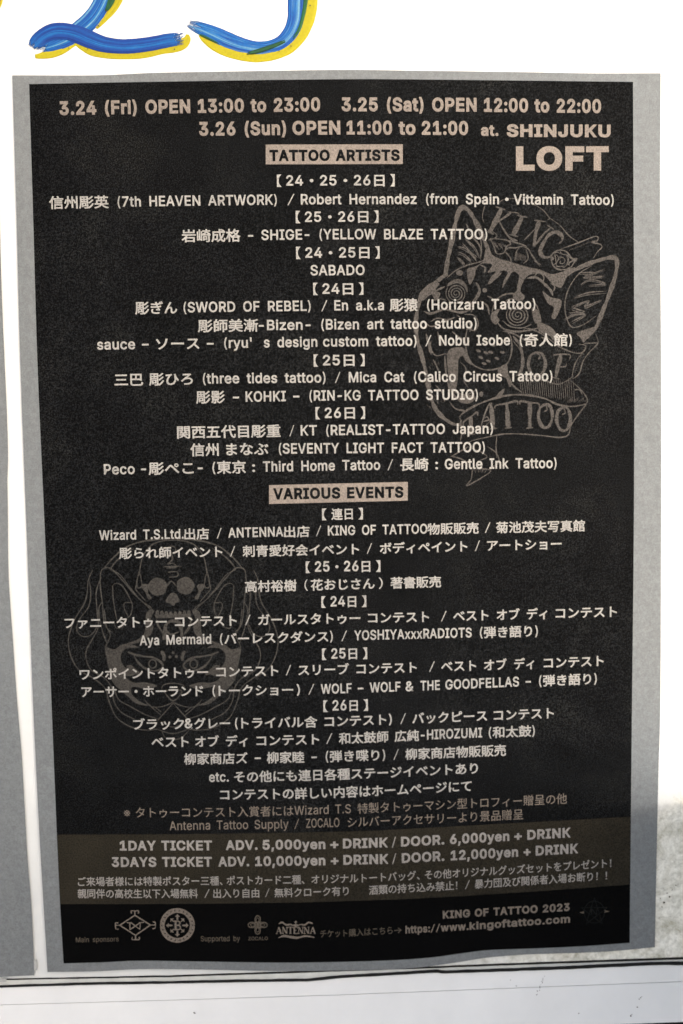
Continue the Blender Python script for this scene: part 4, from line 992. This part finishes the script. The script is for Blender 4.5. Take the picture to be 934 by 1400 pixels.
d.stroke([(180, 1249), (179.4, 1245.5), (184.5, 1245.4), (189.6, 1245.5), (189, 1249)], 1.6, 0.9); d.stroke([(181, 1281), (180.6, 1284.4), (185.6, 1284.6), (190.6, 1284.2), (190.2, 1281)], 1.6, 0.9)
d.stroke([(173.5, 1261.5), (180, 1261.8)], 1.4, 1.0); d.stroke([(177.5, 1262), (177.8, 1271)], 1.4, 1.0); d.stroke([(177.8, 1271), (191.5, 1261.6)], 1.4, 1.0); d.stroke([(179.6, 1261.8), (191.2, 1270.6)], 1.4, 1.0); d.stroke([(191.2, 1270.6), (192, 1261.6)], 1.4, 1.0); d.stroke([(190, 1261.6), (197, 1261)], 1.4, 1.0)
d.link('diamond_logo', M['dull'], poster)

d = Drawing(off=0.75 * MM)
cx, cy = 242.6, 1265.2
d.ring(cx, cy, 20.6, 20.4, 6.6)
for k in range(8):
    a = k * math.pi / 4
    r1 = 15.2 if k % 2 == 0 else 13.2
    d.stroke([(cx + 6.5 * math.cos(a), cy + 6.5 * math.sin(a)), (cx + r1 * math.cos(a), cy + r1 * math.sin(a))], 2.6 if k % 2 == 0 else 1.5, 0.6, wob=0)
    p = (cx + (r1 - 3.2) * math.cos(a), cy + (r1 - 3.2) * math.sin(a)); q = (-math.sin(a) * 3.0, math.cos(a) * 3.0)
    d.stroke([(p[0] - q[0], p[1] - q[1]), (p[0] + 1.6 * math.cos(a), p[1] + 1.6 * math.sin(a)), (p[0] + q[0], p[1] + q[1])], 1.3, 0.7, wob=0)
ring_logo = d.link('ring_logo', M['dull'], poster)
d = Drawing(off=0.95 * MM)
d.disc(cx, cy, 6.4, 7.2); d.link('centre_disc', M['black'], ring_logo)
d = Drawing(off=1.05 * MM)
d.stroke([(240.2, 1259.4), (240.2, 1271)], 2.6, 1.0, wob=0); d.stroke([(237.6, 1259.4), (244.5, 1259.6), (246.2, 1262.2), (244, 1264.8), (240, 1265)], 1.6, 1.0, wob=0); d.stroke([(240, 1265), (245, 1265.4), (246.8, 1268), (245, 1270.8), (237.6, 1271)], 1.7, 1.0, wob=0)
d.link('letter', M['dull'], ring_logo)
d = Drawing(off=1.0 * MM)
for k in range(22):                      # the ring's lettering, too small to read
    a = k * 2 * math.pi / 22
    c0 = np.array([cx + 20.6 * math.cos(a), cy + 20.4 * math.sin(a)]); u = np.array([math.cos(a), math.sin(a)]); v = np.array([-u[1], u[0]])
    d.stroke([c0 - u * 1.5 - v * 0.6, c0 + u * 1.5 - v * 0.6 + v * 0.7 * math.sin(k * 2.2)], 0.8, 1.0, wob=0); d.stroke([c0 + u * 1.4 * math.sin(k * 1.3), c0 + v * 1.1], 0.7, 1.0, wob=0)
d.link('ring_lettering', M['black'], ring_logo)

d = Drawing(off=0.75 * MM)
fx, fy = 352.4, 1264.6
for k in range(4):
    a = k * math.pi / 2 - math.pi / 2
    d.ring(fx + 8 * math.cos(a), fy + 7.6 * math.sin(a), 5.0, 3.6, 1.3, rot=a); d.ring(fx + 7 * math.cos(a), fy + 6.8 * math.sin(a), 2.9, 1.9, 0.9, rot=a)
    b = a + math.pi / 4
    d.stroke([(fx + 2 * math.cos(b), fy + 2 * math.sin(b)), (fx + 7 * math.cos(b), fy + 7 * math.sin(b))], 1.2, 0.4)
d.disc(fx, fy, 2.0)
fl = d.link('flower_logo', M['faint'], poster)
write('lettering', fl, M['faint'], [('ZOCALO', 339.6, 366.4)], [(339, 1285.6), (366, 1285.2)], cap=4.8, wl=0.01)

d = Drawing(off=0.75 * MM)
nt_ = d
d.stroke([(381, 1263.2), (386, 1261), (391, 1264.4), (397, 1264), (402, 1266)], 2.0, 0.3); d.stroke([(428, 1262.8), (422, 1261), (417, 1264.4), (411, 1264), (406, 1266)], 2.0, 0.3)
d.stroke([(404.4, 1259), (404.4, 1267)], 1.5, 0.7); d.stroke([(402.2, 1260.6), (406.6, 1260.6)], 1.2, 0.8); d.disc(404.4, 1265.2, 4.4, 1.6)
d.stroke([(380.5, 1282.4), (388, 1279.6), (396, 1280.8), (406, 1282.2), (418, 1279.8), (430, 1281.6)], 2.8, 0.4)
x = 377.2
def serif(x0, w, kind):
    y0, y1 = 1267.6, 1276.4
    T = lambda *p: d.stroke([(x0 + w * a, y0 + (y1 - y0) * b) for a, b in p[0]], p[1], 1.0, wob=0)
    if kind == 'A':
        T([(0.5, 0), (0.88, 1)], 2.0); T([(0.5, 0), (0.14, 1)], 0.9); T([(0.28, .66), (0.7, .66)], 0.8); T([(0, 1), (0.3, 1)], 0.9); T([(0.7, 1), (1, 1)], 0.9)
    if kind == 'N':
        T([(0.15, 0), (0.85, 1)], 2.0); T([(0.15, 0), (0.15, 1)], 0.9); T([(0.85, 0), (0.85, 1)], 0.9); T([(0, 0), (0.3, 0)], 0.9); T([(0.68, 0), (1, 0)], 0.9); T([(0, 1), (0.32, 1)], 0.9)
    if kind == 'T':
        T([(0.5, 0), (0.5, 1)], 2.0); T([(0.02, .18), (0.04, 0), (0.96, 0), (0.98, .18)], 1.0); T([(0.28, 1), (0.72, 1)], 0.9)
    if kind == 'E':
        T([(0.25, 0), (0.25, 1)], 2.0); T([(0.05, 0), (0.9, 0), (0.92, .2)], 1.0); T([(0.25, .5), (0.7, .5)], 1.0); T([(0.05, 1), (0.92, 1), (0.96, .8)], 1.0)
for kind, w in zip('ANTENNA', (8.2, 7.8, 7.0, 6.2, 7.8, 7.8, 8.2)):
    serif(x, w, kind); x += w + 0.25
d.link('crown_logo', M['dull'], poster)

d = Drawing(off=0.75 * MM)
sx, sy = 812.6, 1247
d.ring(sx, sy, 14, 15, 0.9)
for k in range(5):
    a = -math.pi / 2 + k * 4 * math.pi / 5; b = -math.pi / 2 + (k + 1) * 4 * math.pi / 5
    d.stroke([(sx + 19 * math.cos(a), sy + 20 * math.sin(a)), (sx + 19 * math.cos(b), sy + 20 * math.sin(b))], 0.8, 0.8)
d.stroke([(809, 1250.5), (809.2, 1243), (815.4, 1250.5), (815.6, 1243)], 1.2, 1.0)
star = d.link('star_logo', M['ghost'], poster)
d = Drawing(off=0.85 * MM)
d.fill([(791.5, 1247.8), (798.4, 1245.8), (798.6, 1249)], False); d.fill([(834, 1246.2), (827, 1244.2), (826.6, 1247.8)], False)
d.link('arrow_tips', M['faint'], star)

# ------------------------------------------------------------------ painted figures above the poster
BLUE_D, BLUE_M, BLUE_L, BLUE_W = (0.0003, 0.0145, 0.115), (0.0006, 0.035, 0.185), (0.0020, 0.095, 0.275), (0.10, 0.22, 0.31)


def brush(name, parent, path, kind, seed, off=0.0, light=0.25, dry0=4.0, dry1=4.0, thick=0.9, n_across=44, streak=1.0):
    """one loaded brush stroke; path = (x, y, width). Hair tracks give ridges and streaks of thin and thick paint; ends run dry."""
    rnd = np.random.RandomState(seed)
    c = smooth_line(path, 1.1)
    d_ = np.gradient(c[:, :2], axis=0); d_ /= np.maximum(np.linalg.norm(d_, axis=1), 1e-9)[:, None]
    nrm = np.stack([-d_[:, 1], d_[:, 0]], 1)
    n, m = len(c), n_across
    u = np.linspace(-1, 1, m)
    sdist = np.concatenate([[0], np.cumsum(np.linalg.norm(np.diff(c[:, :2], axis=0), axis=1))])
    jit = np.convolve(rnd.uniform(-1, 1, n + 40), np.ones(9) / 9, 'same')[20:20 + n]
    edge = 1 + 0.05 * jit
    X = c[:, None, 0] + nrm[:, None, 0] * (u[None] * edge[:, None] * c[:, 2:3] / 2)
    Y = c[:, None, 1] + nrm[:, None, 1] * (u[None] * edge[:, None] * c[:, 2:3] / 2)
    hair = rnd.uniform(0, 1, m); hair = 0.6 * hair + 0.4 * np.convolve(hair, [0.25, 0.5, 0.25], 'same')
    broad = np.interp(np.linspace(0, 1, m), np.linspace(0, 1, 9), rnd.uniform(0, 1, 9))
    k = 14
    drift = np.stack([np.interp(np.linspace(0, 1, n), np.linspace(0, 1, k), rnd.uniform(-0.5, 0.5, k)) for _ in range(m)], 1)
    H = (0.55 + 0.45 * hair[None] + 0.25 * drift) * (1 - np.abs(u[None]) ** 4 * 0.9)
    s0 = dry0 * rnd.uniform(0, 1, m) ** 1.5; s1 = dry1 * rnd.uniform(0, 1, m) ** 1.5
    V = wall_pt(X, Y, off * MM + 0.06 * MM + 0.42 * thick * MM * np.maximum(H, 0.05))
    if kind == 'blue':
        load = 0.55 * broad[None] + 0.45 * hair[None] + 0.35 * drift * streak
        lo = np.array(BLUE_D); mi = np.array(BLUE_M); li = np.array(BLUE_L); wh = np.array(BLUE_W)
        q = np.clip(load + (0.5 - light), 0, 1)[..., None]
        col = np.where(q > 0.5, mi + (lo - mi) * (q - 0.5) * 2, np.where(q > 0.2, li + (mi - li) * (q - 0.2) / 0.3, wh + (li - wh) * q / 0.2))
        fade = np.clip(np.minimum(sdist / max(dry0 * 3, 1), (sdist[-1] - sdist) / max(dry1 * 3, 1)), 0, 1)[:, None, None]
        col = col * (0.55 + 0.45 * fade) + li * (1 - fade) * 0.45
    elif kind == 'yellow':
        q = np.clip(0.5 * hair[None] + 0.5 * broad[None] + 0.3 * drift, 0, 1)[..., None]
        col = np.array((0.315, 0.272, 0.002)) + (np.array((0.255, 0.212, 0.001)) - np.array((0.315, 0.272, 0.002))) * q
    else:
        q = np.clip(0.6 * hair[None] + 0.4 * broad[None] + 0.5 * drift, 0, 1)[..., None]
        col = np.array((0.010, 0.075, 0.018)) + (np.array((0.002, 0.02, 0.012)) - np.array((0.010, 0.075, 0.018))) * q
    rgba = np.concatenate([np.broadcast_to(col, (n, m, 3)), np.ones((n, m, 1))], -1).reshape(-1, 4)
    F = []
    gapn = rnd.uniform(0, 1, (n, m))
    for i in range(n - 1):
        a, b = sdist[i], sdist[-1] - sdist[i]
        for j in range(m - 1):
            if a < s0[j] or b < s1[j]: continue
            if dry1 > 8 and b < dry1 * 1.25 and gapn[i // 2, j] > 0.35 + 0.65 * b / (dry1 * 1.25): continue
            F.append((i * m + j, i * m + j + 1, (i + 1) * m + j + 1, (i + 1) * m + j))
    V = V.reshape(-1, 3)
    # close the rim down to the wall
    count = {}
    for f in F:
        for p, q_ in zip(f, f[1:] + f[:1]): count[(p, q_)] = 1
    rim = [(p, q_) for (p, q_) in count if (q_, p) not in count]
    low = {}
    VV = V.tolist(); RC = rgba.tolist()
    for p in {i for e in rim for i in e}:
        low[p] = len(VV); v = list(V[p]); v[1] = -off * MM - 0.02 * MM; VV.append(v); RC.append(RC[p])
    F += [(q_, p, low[p], low[q_]) for p, q_ in rim]
    return link_mesh(name, VV, F, M['paint'], parent, smooth=True, colors=np.array(RC))


def dots(parent, pts):
    dd = Drawing(off=0.75 * MM, step=0.003 * MM)
    for x, y, r in pts: dd.disc(x, y, r, r * 0.85, 0.3, 9, 0.15)
    tag(link_mesh('pinholes', np.concatenate(dd.V), dd.F, M['grime'], parent), kind='stuff')


two = empty('painted_numeral', tuple(wall_pt(150, 50, 0.0)))
tag(two, 'brush painted blue figure two with yellow outline, its foot on the white wall', 'painted numeral')
brush('yellow_outline', two, [(178, -60, 12), (168, -20, 13), (162, -2, 13), (154, 12, 12), (146, 22, 10), (137, 31, 9), (131, 38, 6)], 'yellow', 11, thick=0.5, dry0=0, dry1=1.5, n_across=18)
brush('yellow_outline', two, [(47, 77, 5), (55, 76.5, 8), (70, 73, 13), (84, 67, 15), (98, 61, 9), (105, 58, 6)], 'yellow', 12, thick=0.5, dry0=1.2, dry1=1, n_across=18)
brush('yellow_outline', two, [(103, 58, 6), (114, 64, 11), (130, 70, 15), (160, 74, 14), (195, 73, 14), (222, 67.5, 13), (238, 64.5, 15), (249, 60.5, 15), (255.5, 54, 11), (256.5, 47, 4)], 'yellow', 13, thick=0.5, dry0=1, dry1=1, n_across=20)
brush('blue_stroke', two, [(172, -62, 30), (155, -25, 28), (143, -4, 25), (136, 10, 24), (126, 25, 25), (112, 38, 25), (92, 52, 24), (72, 61, 18), (54, 67, 10)], 'blue', 21, off=0.1, light=0.74, dry0=1, dry1=12, thick=0.8)
brush('blue_stroke', two, [(44, 66, 13), (50, 58, 20), (60, 49, 22), (74, 43, 23), (90, 43, 23), (106, 47, 24), (122, 53.5, 24), (140, 60, 22), (160, 63, 20), (180, 63, 20), (205, 60, 19.5), (228, 55.5, 19), (241, 53.5, 18), (252, 51, 17)], 'blue', 22, off=0.35, light=0.34, dry0=8, dry1=13, thick=0.8, streak=0.8)
brush('green_smear', two, [(160, -25, 12), (153, -2, 10), (149, 8, 7), (145, 15, 4)], 'green', 23, off=0.55, dry0=0, dry1=3, thick=0.7, n_across=16)
dots(two, [(134.6, 35.2, 1.1), (146.2, 15, 1.1), (94.3, 65.6, 0.9), (120, 66.9, 0.9), (238.6, 67.3, 1.0)])

hook = empty('painted_numeral', tuple(wall_pt(340, 50, 0.0)))
tag(hook, 'lower half of a blue painted figure, a sweeping hook with a yellow rim', 'painted numeral')
brush('yellow_outline', hook, [(272, 47, 3), (280, 54, 9), (296, 64, 14), (318, 72, 16), (345, 77, 16), (370, 74, 18), (392, 64, 22), (408, 47, 24), (418, 27, 24), (424, 8, 20), (425, -12, 18), (424, -50, 18)], 'yellow', 31, thick=0.5, dry0=2, dry1=0, n_across=24)
brush('blue_stroke', hook, [(257, 31, 10), (268, 36.5, 16), (278, 40, 18), (292, 46, 21), (312, 55, 22), (332, 62, 20), (352, 65.5, 18), (370, 63.5, 17), (385, 57.5, 19), (397, 45, 21), (404, 28, 23), (405.5, 10, 24), (405, -10, 24), (402, -50, 24)], 'blue', 38, off=0.1, light=0.8, dry0=24, dry1=0, thick=0.8, streak=1.2)
brush('green_smear', hook, [(336, 73.5, 3), (352, 70, 6), (372, 63.5, 6), (390, 56, 4)], 'green', 33, off=0.5, dry0=6, dry1=6, thick=0.7, n_across=14)
brush('green_smear', hook, [(400, 53, 3), (409, 40, 4), (414.5, 22, 5), (418, 0, 6), (418, -30, 8)], 'green', 34, off=0.5, dry0=8, dry1=0, thick=0.7, n_across=12)
brush('green_smear', hook, [(271, 46, 2), (284, 52, 3), (300, 60, 2)], 'green', 35, off=0.5, dry0=5, dry1=5, thick=0.6, n_across=8)
dots(hook, [(424, 7.5, 1.1), (398, 63, 1.0), (381.6, 69.8, 0.9)])

frag = empty('painted_stroke', tuple(wall_pt(-4, 0, 0.0)))
tag(frag, 'yellow end of a painted stroke cut off by the top left corner', 'painted stroke')
brush('yellow_outline', frag, [(-6, -45, 18), (-5, -20, 18), (-5, -2, 18), (-7, 10, 15), (-10, 20, 10)], 'yellow', 41, thick=0.5, dry0=0, dry1=1.5, n_across=18)
brush('blue_stroke', frag, [(-20, -60, 22), (-17, -30, 22), (-15, -8, 18), (-16, 4, 10)], 'blue', 42, off=0.1, light=0.4, dry0=0, dry1=8)
